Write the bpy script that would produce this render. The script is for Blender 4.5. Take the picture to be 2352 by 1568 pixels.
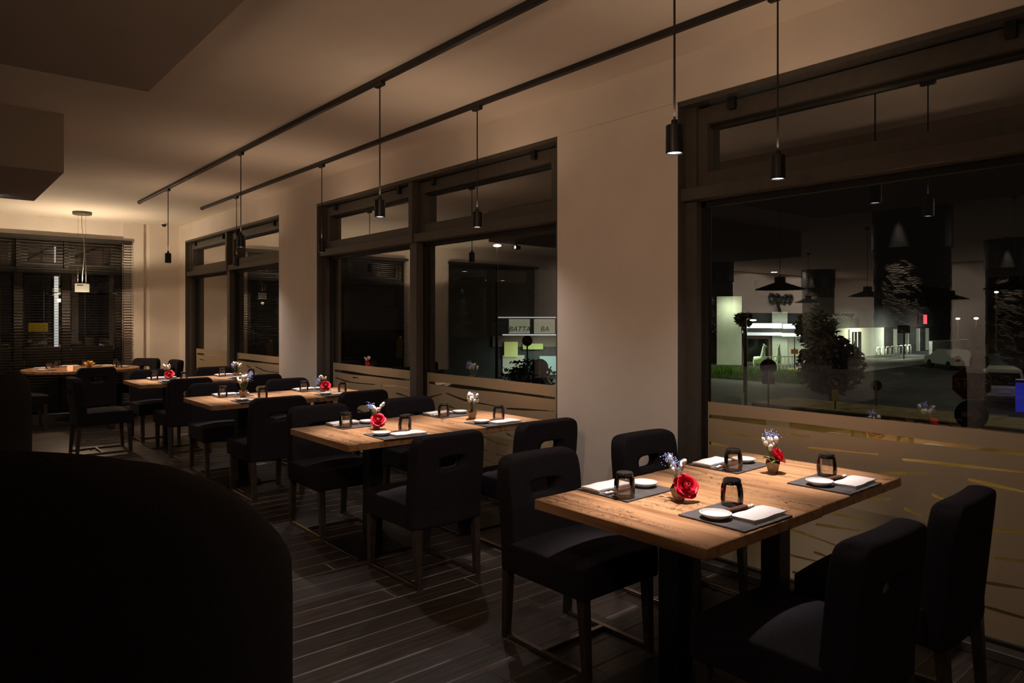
import bpy, bmesh, math, random
from mathutils import Vector, Matrix, Euler
from math import sin, cos, pi, radians as R
random.seed(11)
S = bpy.context.scene
for o in list(bpy.data.objects): bpy.data.objects.remove(o)
COL = S.collection

# ------------------------------------------------------------------ camera
cam_d = bpy.data.cameras.new('camera'); cam = bpy.data.objects.new('camera', cam_d); COL.objects.link(cam)
cam.location = (0, 0, 1.48); cam.rotation_euler = (R(90), 0, R(-40.45))
cam_d.sensor_width = 36; cam_d.lens = 36 * 1622 / 2352; cam_d.shift_y = -52.6 / 2352
cam_d.clip_start = .05; cam_d.clip_end = 400
S.camera = cam
# ------------------------------------------------------------------ world, exposure
W = bpy.data.worlds.new('night_sky'); S.world = W; W.use_nodes = True
W.node_tree.nodes['Background'].inputs[0].default_value = (.55, .42, .32, 1)
W.node_tree.nodes['Background'].inputs[1].default_value = .006
S.view_settings.view_transform = 'Standard'; S.view_settings.look = 'None'
S.view_settings.exposure = 0; S.view_settings.gamma = 1; S.view_settings.use_curve_mapping = False
S.cycles.use_denoising = True
S.cycles.max_bounces = 10; S.cycles.diffuse_bounces = 5; S.cycles.glossy_bounces = 4; S.cycles.transmission_bounces = 6
S.cycles.transparent_max_bounces = 24; S.cycles.caustics_reflective = True; S.cycles.caustics_refractive = False
S.cycles.sample_clamp_indirect = 3
# light strengths
P_BEAM, P_WIDE, P_UP, P_DOWN, P_BOUNCE = 190, 15, 64, 30, 3.8
C_LED = (1, .86, .80); C_WARM = (1, .76, .50)
GLASS_X, GLASS_Y = 3.67, 13.06
CEIL, WALLX, WALLY = 3.05, 3.52, 12.96

def light(name, kind, loc, power, color, parent=None, rot=(0, 0, 0), **kw):
    d = bpy.data.lights.new(name, kind); d.energy = power; d.color = color
    for k, v in kw.items(): setattr(d, k, v)
    o = bpy.data.objects.new(name, d); COL.objects.link(o); o.location = loc; o.rotation_euler = rot
    if parent: o.parent = parent
    return o
# room lamps out of frame, behind the camera and deep in the hall (recessed downlights of the hall)
for (x, y, p) in ((-14.5, 12.2, 85), (-17.5, 12.2, 85), (-11.5, 12.2, 50), (-13.5, 7.6, 45), (-6.2, 12.0, 14), (-7, 1, 40), (-6.5, 7.5, 40), (-11, 4, 40)):
    light('hall_downlight', 'AREA', (x, y, 3.02), p, (1, .84, .70), size=.14)
# spotlights under the bulkheads; both lit ones are added fill for the window wall
BULK = [(.50, 7.92, 2.535, 0, None), (.10, 1.2, 2.50, 60, (3.5, 5.6, 1.75)), (.15, -1.9, 2.50, 28, (3.5, 2.2, 1.6))]
for (x, y, z, p, aim) in BULK:
    if p:
        d_ = Vector(aim) - Vector((x, y, z)); q_ = d_.to_track_quat('-Z', 'Y').to_euler()
        light('added_bulkhead_fill', 'SPOT', Vector((x, y, z)) + d_.normalized() * .05, p, (1, .66, .42), rot=q_, spot_size=R(112), spot_blend=1, shadow_soft_size=.15)
# second wall-side disc lamp left of the frame lights the far ceiling too
light('disc_lamp_light', 'SPOT', (-.9, 12.0, 2.02), P_UP, C_WARM, rot=(pi, 0, 0), spot_size=R(164), spot_blend=.25, shadow_soft_size=.06)
# street lighting
light('sodium_street_light', 'SPOT', (7.9, 3.8, 4.6), 520, (1, .62, .18), spot_size=R(95), spot_blend=.9, shadow_soft_size=.15)
light('street_or_fill_light', 'POINT', (27, 21, 6), 500, (1, .72, .42), shadow_soft_size=.3)
light('street_or_fill_light', 'POINT', (29.5, 4.5, 5), 190, (1, .86, .62), shadow_soft_size=.3)  # added to brighten the van, no lamp stands here
light('street_or_fill_light', 'POINT', (46, 10, 7), 900, (.95, .9, .72), shadow_soft_size=.3)

# ------------------------------------------------------------------ materials
def mat(name, color, rough=.5, metal=0, spec=.5, noise=None, bump=0, bscale=60, emit=None, estr=0, stretch=(1, 1, 1), trans=0, ior=1.45, alpha=1):
    m = bpy.data.materials.new(name); m.use_nodes = True; nt = m.node_tree; b = nt.nodes['Principled BSDF']
    b.inputs['Base Color'].default_value = (*color, 1); b.inputs['Roughness'].default_value = rough
    b.inputs['Metallic'].default_value = metal; b.inputs['Specular IOR Level'].default_value = spec
    b.inputs['Transmission Weight'].default_value = trans; b.inputs['IOR'].default_value = ior
    if emit: b.inputs['Emission Color'].default_value = (*emit, 1); b.inputs['Emission Strength'].default_value = estr
    if noise or bump:
        tc = nt.nodes.new('ShaderNodeTexCoord'); mp = nt.nodes.new('ShaderNodeMapping'); mp.inputs['Scale'].default_value = stretch
        nt.links.new(tc.outputs['Object'], mp.inputs[0])
    if noise:
        n = nt.nodes.new('ShaderNodeTexNoise'); n.inputs['Scale'].default_value = noise[0]; n.inputs['Detail'].default_value = 6
        nt.links.new(mp.outputs[0], n.inputs[0])
        r = nt.nodes.new('ShaderNodeValToRGB'); k = noise[1]
        r.color_ramp.elements[0].position = .3; r.color_ramp.elements[1].position = .7
        r.color_ramp.elements[0].color = (*[c * (1 - k) for c in color], 1)
        r.color_ramp.elements[1].color = (*[min(1, c * (1 + k)) for c in color], 1)
        nt.links.new(n.outputs['Fac'], r.inputs[0]); nt.links.new(r.outputs[0], b.inputs['Base Color'])
    if bump:
        n2 = nt.nodes.new('ShaderNodeTexNoise'); n2.inputs['Scale'].default_value = bscale; n2.inputs['Detail'].default_value = 5
        nt.links.new(mp.outputs[0], n2.inputs[0])
        bp = nt.nodes.new('ShaderNodeBump'); bp.inputs['Strength'].default_value = bump; bp.inputs['Distance'].default_value = .01
        nt.links.new(n2.outputs['Fac'], bp.inputs['Height']); nt.links.new(bp.outputs[0], b.inputs['Normal'])
    return m

def wood_mat():
    m = bpy.data.materials.new('oiled_wood'); m.use_nodes = True; nt = m.node_tree; b = nt.nodes['Principled BSDF']
    N = nt.nodes.new; L = nt.links.new
    geo = N('ShaderNodeNewGeometry'); mp = N('ShaderNodeMapping'); mp.inputs['Scale'].default_value = (9, .55, 9)
    L(geo.outputs['Position'], mp.inputs[0])
    n = N('ShaderNodeTexNoise'); n.inputs['Scale'].default_value = 3.2; n.inputs['Detail'].default_value = 9; n.inputs['Distortion'].default_value = .6
    L(mp.outputs[0], n.inputs[0])
    r = N('ShaderNodeValToRGB'); e = r.color_ramp.elements
    e[0].position = .30; e[0].color = (.25, .115, .05, 1); e[1].position = .74; e[1].color = (.56, .33, .175, 1)
    x = e.new(.5); x.color = (.45, .245, .12, 1)
    L(n.outputs['Fac'], r.inputs[0])
    # short dark checks and worm marks that follow the grain
    mp2 = N('ShaderNodeMapping'); mp2.inputs['Scale'].default_value = (46, 17, 30); L(geo.outputs['Position'], mp2.inputs[0])
    n2 = N('ShaderNodeTexNoise'); n2.inputs['Scale'].default_value = 1.6; n2.inputs['Detail'].default_value = 4; n2.inputs['Distortion'].default_value = 2.2
    L(mp2.outputs[0], n2.inputs[0])
    r2 = N('ShaderNodeValToRGB'); r2.color_ramp.elements[0].position = .40; r2.color_ramp.elements[0].color = (1, 1, 1, 1)
    r2.color_ramp.elements[1].position = .42; r2.color_ramp.elements[1].color = (0, 0, 0, 1); L(n2.outputs['Fac'], r2.inputs[0])
    mp3 = N('ShaderNodeMapping'); mp3.inputs['Scale'].default_value = (5.5, 1.2, 3); L(geo.outputs['Position'], mp3.inputs[0])
    n3 = N('ShaderNodeTexNoise'); n3.inputs['Scale'].default_value = 1.5; L(mp3.outputs[0], n3.inputs[0])
    r3 = N('ShaderNodeValToRGB'); r3.color_ramp.elements[0].position = .47; r3.color_ramp.elements[1].position = .51; L(n3.outputs['Fac'], r3.inputs[0])
    mu = N('ShaderNodeMath'); mu.operation = 'MULTIPLY'; L(r2.outputs[0], mu.inputs[0]); L(r3.outputs[0], mu.inputs[1])
    sp_ = N('ShaderNodeSeparateXYZ'); L(geo.outputs['Normal'], sp_.inputs[0])
    gt = N('ShaderNodeMath'); gt.operation = 'GREATER_THAN'; gt.inputs[1].default_value = .8; L(sp_.outputs[2], gt.inputs[0])
    mu2 = N('ShaderNodeMath'); mu2.operation = 'MULTIPLY'; L(mu.outputs[0], mu2.inputs[0]); L(gt.outputs[0], mu2.inputs[1])
    mx = N('ShaderNodeMix'); mx.data_type = 'RGBA'; L(mu2.outputs[0], mx.inputs[0]); L(r.outputs[0], mx.inputs[6]); mx.inputs[7].default_value = (.045, .02, .012, 1)
    L(mx.outputs[2], b.inputs['Base Color']); b.inputs['Roughness'].default_value = .33
    bp = N('ShaderNodeBump'); bp.inputs['Strength'].default_value = .12; bp.inputs['Distance'].default_value = .004
    L(n.outputs['Fac'], bp.inputs['Height']); L(bp.outputs[0], b.inputs['Normal'])
    return m

def glass_mat(name, tint=(1, 1, 1), panes=2, gain=1.0, rough=0.0):
    """thin pane(s): Fresnel reflection of 2*panes surfaces over straight transmission"""
    m = bpy.data.materials.new(name); m.use_nodes = True; nt = m.node_tree; nt.nodes.clear()
    N = nt.nodes.new; L = nt.links.new
    fr = N('ShaderNodeFresnel'); fr.inputs['IOR'].default_value = 1.5
    geo = N('ShaderNodeNewGeometry')
    inv = N('ShaderNodeMath'); inv.operation = 'MULTIPLY_ADD'       # ior 1.5 front, 1/1.5 seen from behind
    inv.inputs[1].default_value = 0.0; inv.inputs[2].default_value = 1.5; L(geo.outputs['Backfacing'], inv.inputs[0]); L(inv.outputs[0], fr.inputs['IOR'])
    k = 2 * panes
    a = N('ShaderNodeMath'); a.operation = 'MULTIPLY'; a.inputs[1].default_value = k; L(fr.outputs[0], a.inputs[0])
    c = N('ShaderNodeMath'); c.operation = 'MULTIPLY_ADD'; c.inputs[1].default_value = k - 1; c.inputs[2].default_value = 1; L(fr.outputs[0], c.inputs[0])
    d = N('ShaderNodeMath'); d.operation = 'DIVIDE'; L(a.outputs[0], d.inputs[0]); L(c.outputs[0], d.inputs[1])
    g = N('ShaderNodeMath'); g.operation = 'MULTIPLY'; g.inputs[1].default_value = gain; g.use_clamp = True; L(d.outputs[0], g.inputs[0])
    tr = N('ShaderNodeBsdfTransparent'); tr.inputs[0].default_value = (*tint, 1)
    gl = N('ShaderNodeBsdfGlossy'); gl.inputs['Roughness'].default_value = rough
    mx = N('ShaderNodeMixShader'); L(g.outputs[0], mx.inputs[0]); L(tr.outputs[0], mx.inputs[1]); L(gl.outputs[0], mx.inputs[2])
    out = N('ShaderNodeOutputMaterial'); L(mx.outputs[0], out.inputs[0])
    return m

def film_mat(name='frosted_film', c=(.56, .43, .28), c2=(.40, .32, .22)):
    m = bpy.data.materials.new(name); m.use_nodes = True; nt = m.node_tree; nt.nodes.clear()
    N = nt.nodes.new; L = nt.links.new
    df = N('ShaderNodeBsdfDiffuse'); df.inputs[0].default_value = (*c, 1)
    tl = N('ShaderNodeBsdfTranslucent'); tl.inputs[0].default_value = (*c2, 1)
    mx = N('ShaderNodeMixShader'); mx.inputs[0].default_value = .3; L(df.outputs[0], mx.inputs[1]); L(tl.outputs[0], mx.inputs[2])
    out = N('ShaderNodeOutputMaterial'); L(mx.outputs[0], out.inputs[0])
    return m

def plank_mat():
    m = bpy.data.materials.new('dark_floorboard'); m.use_nodes = True; nt = m.node_tree; b = nt.nodes['Principled BSDF']
    N = nt.nodes.new; L = nt.links.new
    geo = N('ShaderNodeNewGeometry'); mp = N('ShaderNodeMapping'); mp.inputs['Scale'].default_value = (1.2, 22, 6); L(geo.outputs['Position'], mp.inputs[0])
    n = N('ShaderNodeTexNoise'); n.inputs['Scale'].default_value = 3; n.inputs['Detail'].default_value = 8; L(mp.outputs[0], n.inputs[0])
    oi = N('ShaderNodeObjectInfo')
    r = N('ShaderNodeValToRGB'); r.color_ramp.elements[0].position = .3; r.color_ramp.elements[0].color = (.026, .021, .018, 1)
    r.color_ramp.elements[1].position = .75; r.color_ramp.elements[1].color = (.088, .070, .061, 1); L(n.outputs['Fac'], r.inputs[0])
    v = N('ShaderNodeMapRange'); v.inputs[3].default_value = .7; v.inputs[4].default_value = 1.25; L(oi.outputs['Random'], v.inputs[0])
    hv = N('ShaderNodeHueSaturation'); L(v.outputs[0], hv.inputs['Value']); L(r.outputs[0], hv.inputs['Color']); 
    sp = N('ShaderNodeSeparateXYZ'); L(geo.outputs['Normal'], sp.inputs[0])         # paler chamfers: seam glints put into the colour
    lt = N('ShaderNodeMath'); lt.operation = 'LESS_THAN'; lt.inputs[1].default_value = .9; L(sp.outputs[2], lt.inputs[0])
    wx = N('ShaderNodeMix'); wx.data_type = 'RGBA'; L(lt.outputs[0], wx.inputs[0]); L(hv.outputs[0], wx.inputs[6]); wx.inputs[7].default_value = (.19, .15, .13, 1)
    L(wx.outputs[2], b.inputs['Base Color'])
    b.inputs['Roughness'].default_value = .36
    bp = N('ShaderNodeBump'); bp.inputs['Strength'].default_value = .25; bp.inputs['Distance'].default_value = .004
    L(n.outputs['Fac'], bp.inputs['Height']); L(bp.outputs[0], b.inputs['Normal'])
    return m

def stone_mat():
    m = bpy.data.materials.new('split_stone'); m.use_nodes = True; nt = m.node_tree; b = nt.nodes['Principled BSDF']
    N = nt.nodes.new; L = nt.links.new
    tc = N('ShaderNodeTexCoord'); mp = N('ShaderNodeMapping'); mp.inputs['Scale'].default_value = (15, 15, 44); L(tc.outputs['Object'], mp.inputs[0])
    n = N('ShaderNodeTexVoronoi'); n.inputs['Scale'].default_value = 1.3; L(mp.outputs[0], n.inputs[0])
    r = N('ShaderNodeValToRGB'); r.color_ramp.elements[0].color = (.22, .17, .12, 1); r.color_ramp.elements[1].color = (.06, .045, .03, 1)
    L(n.outputs['Distance'], r.inputs[0]); L(r.outputs[0], b.inputs['Base Color']); b.inputs['Roughness'].default_value = .7
    bp = N('ShaderNodeBump'); bp.inputs['Strength'].default_value = 1; bp.inputs['Distance'].default_value = .08
    L(n.outputs['Distance'], bp.inputs['Height']); L(bp.outputs[0], b.inputs['Normal'])
    return m

M = dict(
    wall=mat('wall_plaster', (.84, .76, .68), .85, noise=(3, .04), bump=.12, bscale=220),
    ceil=mat('ceiling_paint', (.88, .80, .71), .9, noise=(2, .03)),
    dropc=mat('ceiling_paint_shaded', (.36, .305, .26), .9, noise=(2, .03)),  # weaker light on the bulkheads put into a darker ceiling tone
    frame=mat('window_frame_paint', (.078, .068, .057), .5, noise=(20, .12)),
    gasket=mat('black_rubber', (.012, .011, .010), .6, noise=(30, .2)),
    black=mat('matt_black_metal', (.012, .012, .013), .42, noise=(40, .25)),
    track=mat('black_track', (.014, .013, .013), .45, noise=(30, .2)),
    led=mat('led_diffuser', (.9, .9, .95), .4, emit=(.95, .93, 1), estr=5),
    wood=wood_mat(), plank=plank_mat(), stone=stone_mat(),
    fabric=mat('charcoal_fabric', (.021, .018, .022), .92, spec=.15, noise=(160, .35), bump=.35, bscale=420),
    booth=mat('dark_booth_fabric', (.020, .016, .015), .9, spec=.15, noise=(120, .3), bump=.3, bscale=300),
    leg=mat('dark_wood_leg', (.052, .038, .030), .38, noise=(12, .4), stretch=(6, 6, 1)),
    runner=mat('brushed_metal', (.30, .25, .20), .3, metal=1, noise=(50, .15)),
    steel=mat('black_steel', (.010, .010, .012), .38, noise=(30, .3)),
    slate=mat('slate_stone', (.062, .057, .056), .62, noise=(30, .3), bump=.4, bscale=90),
    linen=mat('white_linen', (.66, .62, .61), .9, noise=(90, .05), bump=.25, bscale=350),
    china=mat('white_porcelain', (.70, .68, .66), .18, noise=(10, .02)),
    tumbler=glass_mat('smoky_glass', (.96, .94, .92), 1, 1.15, .03),
    tumbase=mat('dark_glass_base', (.012, .011, .011), .06, spec=1, noise=(20, .2)),
    brownst=mat('brown_lacquer', (.10, .045, .03), .35, noise=(30, .2)),
    redst=mat('red_brown_wood', (.30, .07, .035), .4, noise=(30, .2)),
    vase=mat('bronze_paper', (.22, .16, .11), .42, metal=.35, noise=(40, .3)),
    rose=mat('red_rose_petal', (.62, .006, .035), .5, noise=(40, .18)),
    rosed=mat('red_rose_heart', (.30, .003, .015), .55, noise=(40, .2)),
    bud=mat('cream_bud', (.80, .72, .62), .7, noise=(60, .08)),
    blue=mat('blue_statice', (.28, .36, .72), .6, noise=(80, .3)),
    stem=mat('green_stem', (.10, .14, .04), .6, noise=(30, .3)),
    leaf=mat('green_leaf', (.12, .20, .03), .45, noise=(20, .3)),
    orange=mat('orange_petal', (.85, .36, .05), .5, noise=(20, .25)),
    yellowp=mat('yellow_petal', (.85, .60, .12), .5, noise=(20, .2)),
    candle=mat('candle_glass', (.9, .5, .35), .3, emit=(1, .42, .22), estr=.9),
    slat=mat('black_slat', (.020, .018, .016), .45, noise=(8, .2)),
    glass=glass_mat('window_glass', (.84, .86, .84), 2, 1.4), coated=glass_mat('coated_sash_glass', (.80, .82, .80), 2, 2.3), film=film_mat(), film2=film_mat('grey_frosted_film', (.15, .16, .13), (.2, .22, .18)),
    lampglass=glass_mat('clear_disc_glass', (.92, .95, .93), 1, 1.0),
    lampbox=mat('frosted_lamp_box', (.8, .74, .62), .5, emit=(1, .80, .52), estr=.42),
    lampplate=mat('lit_lamp_plate', (.8, .8, .75), .4, emit=(1, .86, .66), estr=.8),
    cable=mat('pale_cable', (.10, .09, .08), .5, noise=(30, .05)),
    greymetal=mat('grey_metal', (.10, .085, .06), .5, noise=(30, .1)),
    cord=mat('white_cord', (.42, .37, .30), .5, noise=(30, .05)),
    asphalt=mat('asphalt', (.060, .060, .056), .8, noise=(1.5, .3), bump=.3, bscale=8),
    verge=mat('dry_verge', (.30, .24, .12), .95, noise=(2, .4), bump=.5, bscale=6),
    grass=mat('lit_lawn', (.10, .22, .03), .9, noise=(3, .5)),
    blade=mat('grass_blade', (.11, .25, .03), .8, noise=(3, .4)),
    kerb=mat('pale_kerb', (.45, .44, .40), .8, noise=(3, .2)),
    facade=mat('pale_facade', (.62, .63, .52), .8, noise=(1, .08)),
    facaded=mat('dark_facade', (.06, .055, .05), .8, noise=(1, .2)),
    facadeb=mat('brown_facade', (.20, .14, .10), .8, noise=(1, .15)),
    tube=mat('fluorescent_sign', (.9, .9, 1), .4, emit=(.86, .90, 1), estr=1.6),
    tube2=mat('fluorescent_sign_dim', (.9, .9, 1), .4, emit=(.80, .84, .86), estr=.62),
    shopwin=mat('lit_shop_window', (.3, .4, .36), .3, emit=(.55, .80, .68), estr=.30),
    shopwin2=mat('lit_shop_window_warm', (.4, .4, .3), .3, emit=(.85, .85, .62), estr=.22),
    signw=mat('sign_white', (.62, .60, .54), .5, noise=(5, .05)),
    signr=mat('sign_red', (.20, .020, .018), .5, noise=(5, .1)),
    signb=mat('sign_blue', (.012, .018, .07), .5, noise=(5, .1)),
    signback=mat('sign_back_grey', (.045, .035, .028), .6, noise=(5, .2)),
    letter=mat('sign_letter', (.55, .42, .38), .5, noise=(5, .05)),
    pole=mat('galvanised_pole', (.22, .15, .08), .5, metal=.2, noise=(6, .2)),
    yellow=mat('yellow_plastic', (.70, .42, .02), .5, noise=(5, .1)),
    orangep=mat('orange_plate', (.45, .12, .03), .5, noise=(5, .1)),
    bush=mat('dark_red_green_leaf', (.055, .042, .022), .7, noise=(4, .6)),
    bushg=mat('dark_green_leaf', (.03, .05, .018), .7, noise=(4, .5)),
    bark=mat('bark', (.06, .045, .03), .9, noise=(8, .3)),
    carw=mat('white_car_paint', (.55, .53, .50), .3, noise=(2, .04)),
    cark=mat('black_car_paint', (.015, .015, .017), .2, noise=(2, .2)),
    carg=mat('car_window', (.008, .009, .010), .1, noise=(2, .2)),
    tyre=mat('tyre_rubber', (.015, .015, .015), .8, noise=(10, .2)),
    lampr=mat('tail_lamp', (.5, .05, .03), .3, noise=(5, .1)),
    bluep=mat('glowing_blue_plastic', (.02, .03, .55), .5, emit=(.05, .06, .9), estr=.22),  # emission added so the plain plastic looks brightly lit
    statue=mat('white_statue_paint', (.82, .84, .76), .6, noise=(4, .03)),
    spotw=mat('hot_lamp', (1, 1, 1), .4, emit=(1, .93, .84), estr=14),
    streetl=mat('street_lamp_lens', (1, .9, .7), .4, emit=(1, .72, .50), estr=9),
    floodl=mat('flood_lamp_lens', (1, 1, .9), .4, emit=(.95, 1, .85), estr=2.5),
    chrome=mat('chrome', (.6, .6, .6), .15, metal=1, noise=(20, .05)),
)

# ------------------------------------------------------------------ mesh helpers
class MB:
    def __init__(s): s.v = []; s.f = []
    def add(s, vs, fs, mx=None):
        n = len(s.v); s.v += [tuple((mx @ Vector(v)) if mx else v) for v in vs]; s.f += [tuple(i + n for i in f) for f in fs]; return s
    def box(s, x0, x1, y0, y1, z0, z1, mx=None, ch=0):
        if ch:
            c = ch
            vs = []
            for (z, k) in ((z0, c), (z0 + c, 0), (z1 - c, 0), (z1, c)):
                for (x, y) in ((x0 + k, y0 + k), (x1 - k, y0 + k), (x1 - k, y1 - k), (x0 + k, y1 - k)): vs.append((x, y, z))
            fs = [(3, 2, 1, 0), (12, 13, 14, 15)]
            for l in range(3):
                for i in range(4):
                    j = (i + 1) % 4; fs.append((l * 4 + i, l * 4 + j, l * 4 + 4 + j, l * 4 + 4 + i))
            return s.add(vs, fs, mx)
        vs = [(x, y, z) for z in (z0, z1) for (x, y) in ((x0, y0), (x1, y0), (x1, y1), (x0, y1))]
        return s.add(vs, [(3, 2, 1, 0), (4, 5, 6, 7), (0, 1, 5, 4), (1, 2, 6, 5), (2, 3, 7, 6), (3, 0, 4, 7)], mx)
    def lathe(s, prof, n=24, mx=None, close=True, ripple=None):
        vs = []; fs = []
        for k, (r, z) in enumerate(prof):
            for i in range(n):
                a = 2 * pi * i / n; rr = r * (1 + (ripple(a, z) if ripple else 0)); vs.append((rr * cos(a), rr * sin(a), z))
        for k in range(len(prof) - 1):
            for i in range(n):
                j = (i + 1) % n; fs.append((k * n + i, k * n + j, (k + 1) * n + j, (k + 1) * n + i))
        if close:
            fs.append(tuple(reversed(range(n)))); fs.append(tuple(range((len(prof) - 1) * n, len(prof) * n)))
        return s.add(vs, fs, mx)
    def tube(s, pts, r, n=8):
        pts = [Vector(p) for p in pts]; vs = []; fs = []
        rs = r if isinstance(r, (list, tuple)) else [r] * len(pts)
        for k, p in enumerate(pts):
            d = (pts[min(k + 1, len(pts) - 1)] - pts[max(k - 1, 0)]).normalized()
            u = d.cross(Vector((0, 0, 1)) if abs(d.z) < .9 else Vector((1, 0, 0))).normalized(); w = d.cross(u)
            for i in range(n):
                a = 2 * pi * i / n; vs.append(tuple(p + rs[k] * (cos(a) * u + sin(a) * w)))
        for k in range(len(pts) - 1):
            for i in range(n):
                j = (i + 1) % n; fs.append((k * n + i, k * n + j, (k + 1) * n + j, (k + 1) * n + i))
        fs.append(tuple(reversed(range(n)))); fs.append(tuple(range((len(pts) - 1) * n, len(pts) * n)))
        return s.add(vs, fs)
    def prism(s, poly, z0, z1, mx=None):
        n = len(poly); vs = [(x, y, z0) for x, y in poly] + [(x, y, z1) for x, y in poly]
        fs = [tuple(reversed(range(n))), tuple(range(n, 2 * n))] + [(i, (i + 1) % n, n + (i + 1) % n, n + i) for i in range(n)]
        return s.add(vs, fs, mx)
    def ball(s, c, r, n=8, m=5, mx=None):
        rx, ry, rz = r if isinstance(r, (tuple, list)) else (r, r, r); vs = []; fs = []
        for k in range(m + 1):
            t = pi * (k + .02) / (m + .04)
            for i in range(n):
                a = 2 * pi * i / n; vs.append((c[0] + rx * sin(t) * cos(a), c[1] + ry * sin(t) * sin(a), c[2] - rz * cos(t)))
        for k in range(m):
            for i in range(n):
                j = (i + 1) % n; fs.append((k * n + i, k * n + j, (k + 1) * n + j, (k + 1) * n + i))
        return s.add(vs, fs, mx)
    def mesh(s, name, m, smooth=False, fix=True):
        me = bpy.data.meshes.new(name); me.from_pydata(s.v, [], s.f)
        if fix:
            bm = bmesh.new(); bm.from_mesh(me); bmesh.ops.recalc_face_normals(bm, faces=bm.faces); bm.to_mesh(me); bm.free()
        if m: me.materials.append(m)
        if smooth: me.polygons.foreach_set('use_smooth', [True] * len(me.polygons))
        me.update(); return me
    def build(s, name, m, parent=None, smooth=False, loc=(0, 0, 0), rot=(0, 0, 0)):
        return link(name, s.mesh(name, m, smooth), parent, loc, rot)
def link(name, me, parent=None, loc=(0, 0, 0), rot=(0, 0, 0)):
    o = bpy.data.objects.new(name, me); COL.objects.link(o); o.location = loc; o.rotation_euler = rot
    if parent: o.parent = parent
    return o
def subdiv(mb, m, lv=2, name='m', smooth=True, post=None):
    me = mb.mesh(name, m, True); o = bpy.data.objects.new('tmp', me); COL.objects.link(o)
    md = o.modifiers.new('s', 'SUBSURF'); md.levels = lv; md.render_levels = lv
    dg = bpy.context.evaluated_depsgraph_get(); dg.update()
    r = bpy.data.meshes.new_from_object(o.evaluated_get(dg)); bpy.data.objects.remove(o); r.name = name
    if post:
        for v in r.vertices: v.co = post(v.co)
    r.polygons.foreach_set('use_smooth', [True] * len(r.polygons)); r.update()
    return r
def shade(me, ang=40):
    me.polygons.foreach_set('use_smooth', [True] * len(me.polygons))
    try: me.set_sharp_from_angle(angle=R(ang))
    except Exception: pass
    return me
def tag(o, label=None, cat=None, group=None, kind=None):
    if label: o['label'] = label
    if cat: o['category'] = cat
    if group: o['group'] = group
    if kind: o['kind'] = kind
    return o
def thing(name, label, cat, loc=(0, 0, 0), rz=0, group=None):
    o = bpy.data.objects.new(name, None); COL.objects.link(o); o.location = loc; o.rotation_euler = (0, 0, rz); o.empty_display_size = .1
    return tag(o, label, cat, group)
def dup(root, loc, rz, label, group=None, sc=None):
    def cp(o, parent):
        c = o.copy(); COL.objects.link(c)
        if parent: c.parent = parent
        for ch in [x for x in bpy.data.objects if x.parent == o]: cp(ch, c)
        return c
    r = cp(root, None); r.location = loc; r.rotation_euler = (0, 0, rz); r['label'] = label
    if sc: r.scale = sc
    if group: r['group'] = group
    return r
def struct(o): o['kind'] = 'structure'; return o

# ================================================================== ROOM SHELL
XL, YB = -20.5, -9.0
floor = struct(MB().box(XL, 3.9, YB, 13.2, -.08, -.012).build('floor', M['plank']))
ceiling = struct(MB().box(XL, 3.9, YB, 13.2, CEIL, CEIL + .1).build('ceiling', M['ceil']))
# floorboards: rows run towards the windows (along X)
PW = .149
row = 0; y = .42
pm = {}
n_pl = 0
while y < 12.9:
    x = -.55 - random.random() * .9; first = True
    while x < WALLX + .1:
        L_ = random.choice((1.35, 1.6, 1.85, 2.1)); x1 = min(x + L_, WALLX + .13)
        if WALLX + .13 - x1 < .3: x1 = WALLX + .13
        key = round(x1 - x, 2)
        if key not in pm:
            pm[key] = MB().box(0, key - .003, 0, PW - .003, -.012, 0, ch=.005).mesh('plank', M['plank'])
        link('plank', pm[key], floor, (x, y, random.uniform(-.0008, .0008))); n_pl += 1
        x = x1
    y += PW; row += 1
mb = MB(); y = YB
while y < 12.9:
    x = XL
    xe = -1.6 if y > .3 else WALLX + .13
    while x < xe:
        x1 = min(x + random.choice((2.2, 2.8, 3.4)), xe); mb.box(x, x1 - .003, y, y + PW - .005, -.012, 0); x = x1
    y += PW
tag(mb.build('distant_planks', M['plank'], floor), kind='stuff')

# right (window) wall: piers and header; openings 8.63-12.59, 3.63-7.55, -1.37-2.59
T = .30
OPEN = [(8.63, 12.59), (3.63, 7.55), (-1.37, 2.59), (-6.37, -2.41)]
mb = MB()
edges = [YB] + [v for o in sorted(OPEN) for v in o] + [13.26]
for i in range(0, len(edges), 2): mb.box(WALLX, WALLX + T, edges[i], edges[i + 1], 0, 2.78)
mb.box(WALLX - .010, WALLX + T, YB, 13.26, 2.78, CEIL)
struct(mb.build('wall_right', M['wall']))
# far wall with two windows
FO = [(-.68, 2.65), (-4.44, -1.85)]
mb = MB(); xs = [XL] + [v for o in sorted(FO) for v in o] + [WALLX]
for i in range(0, len(xs), 2): mb.box(xs[i], xs[i + 1], WALLY, WALLY + T, 0, 2.72)
mb.box(XL, WALLX, WALLY, WALLY + T, 2.72, CEIL)
mb.box(3.05, WALLX, WALLY - .04, WALLY, 0, CEIL); mb.box(2.66, 2.96, WALLY - .04, WALLY, 0, CEIL)       # shallow groove beside the corner
struct(mb.build('wall_far', M['wall']))
struct(MB().box(XL - .2, XL, YB, 13.26, 0, CEIL).build('wall_left', M['wall']))
struct(MB().box(XL, 3.9, YB - .2, YB, 0, CEIL).build('wall_back', M['wall']))
# hanging ceiling bulkheads at the left
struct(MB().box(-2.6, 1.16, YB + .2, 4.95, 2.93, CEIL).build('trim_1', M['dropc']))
struct(MB().box(-5, .90, 6.36, 8.08, 2.60, CEIL).build('trim_2', M['dropc']))
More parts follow.
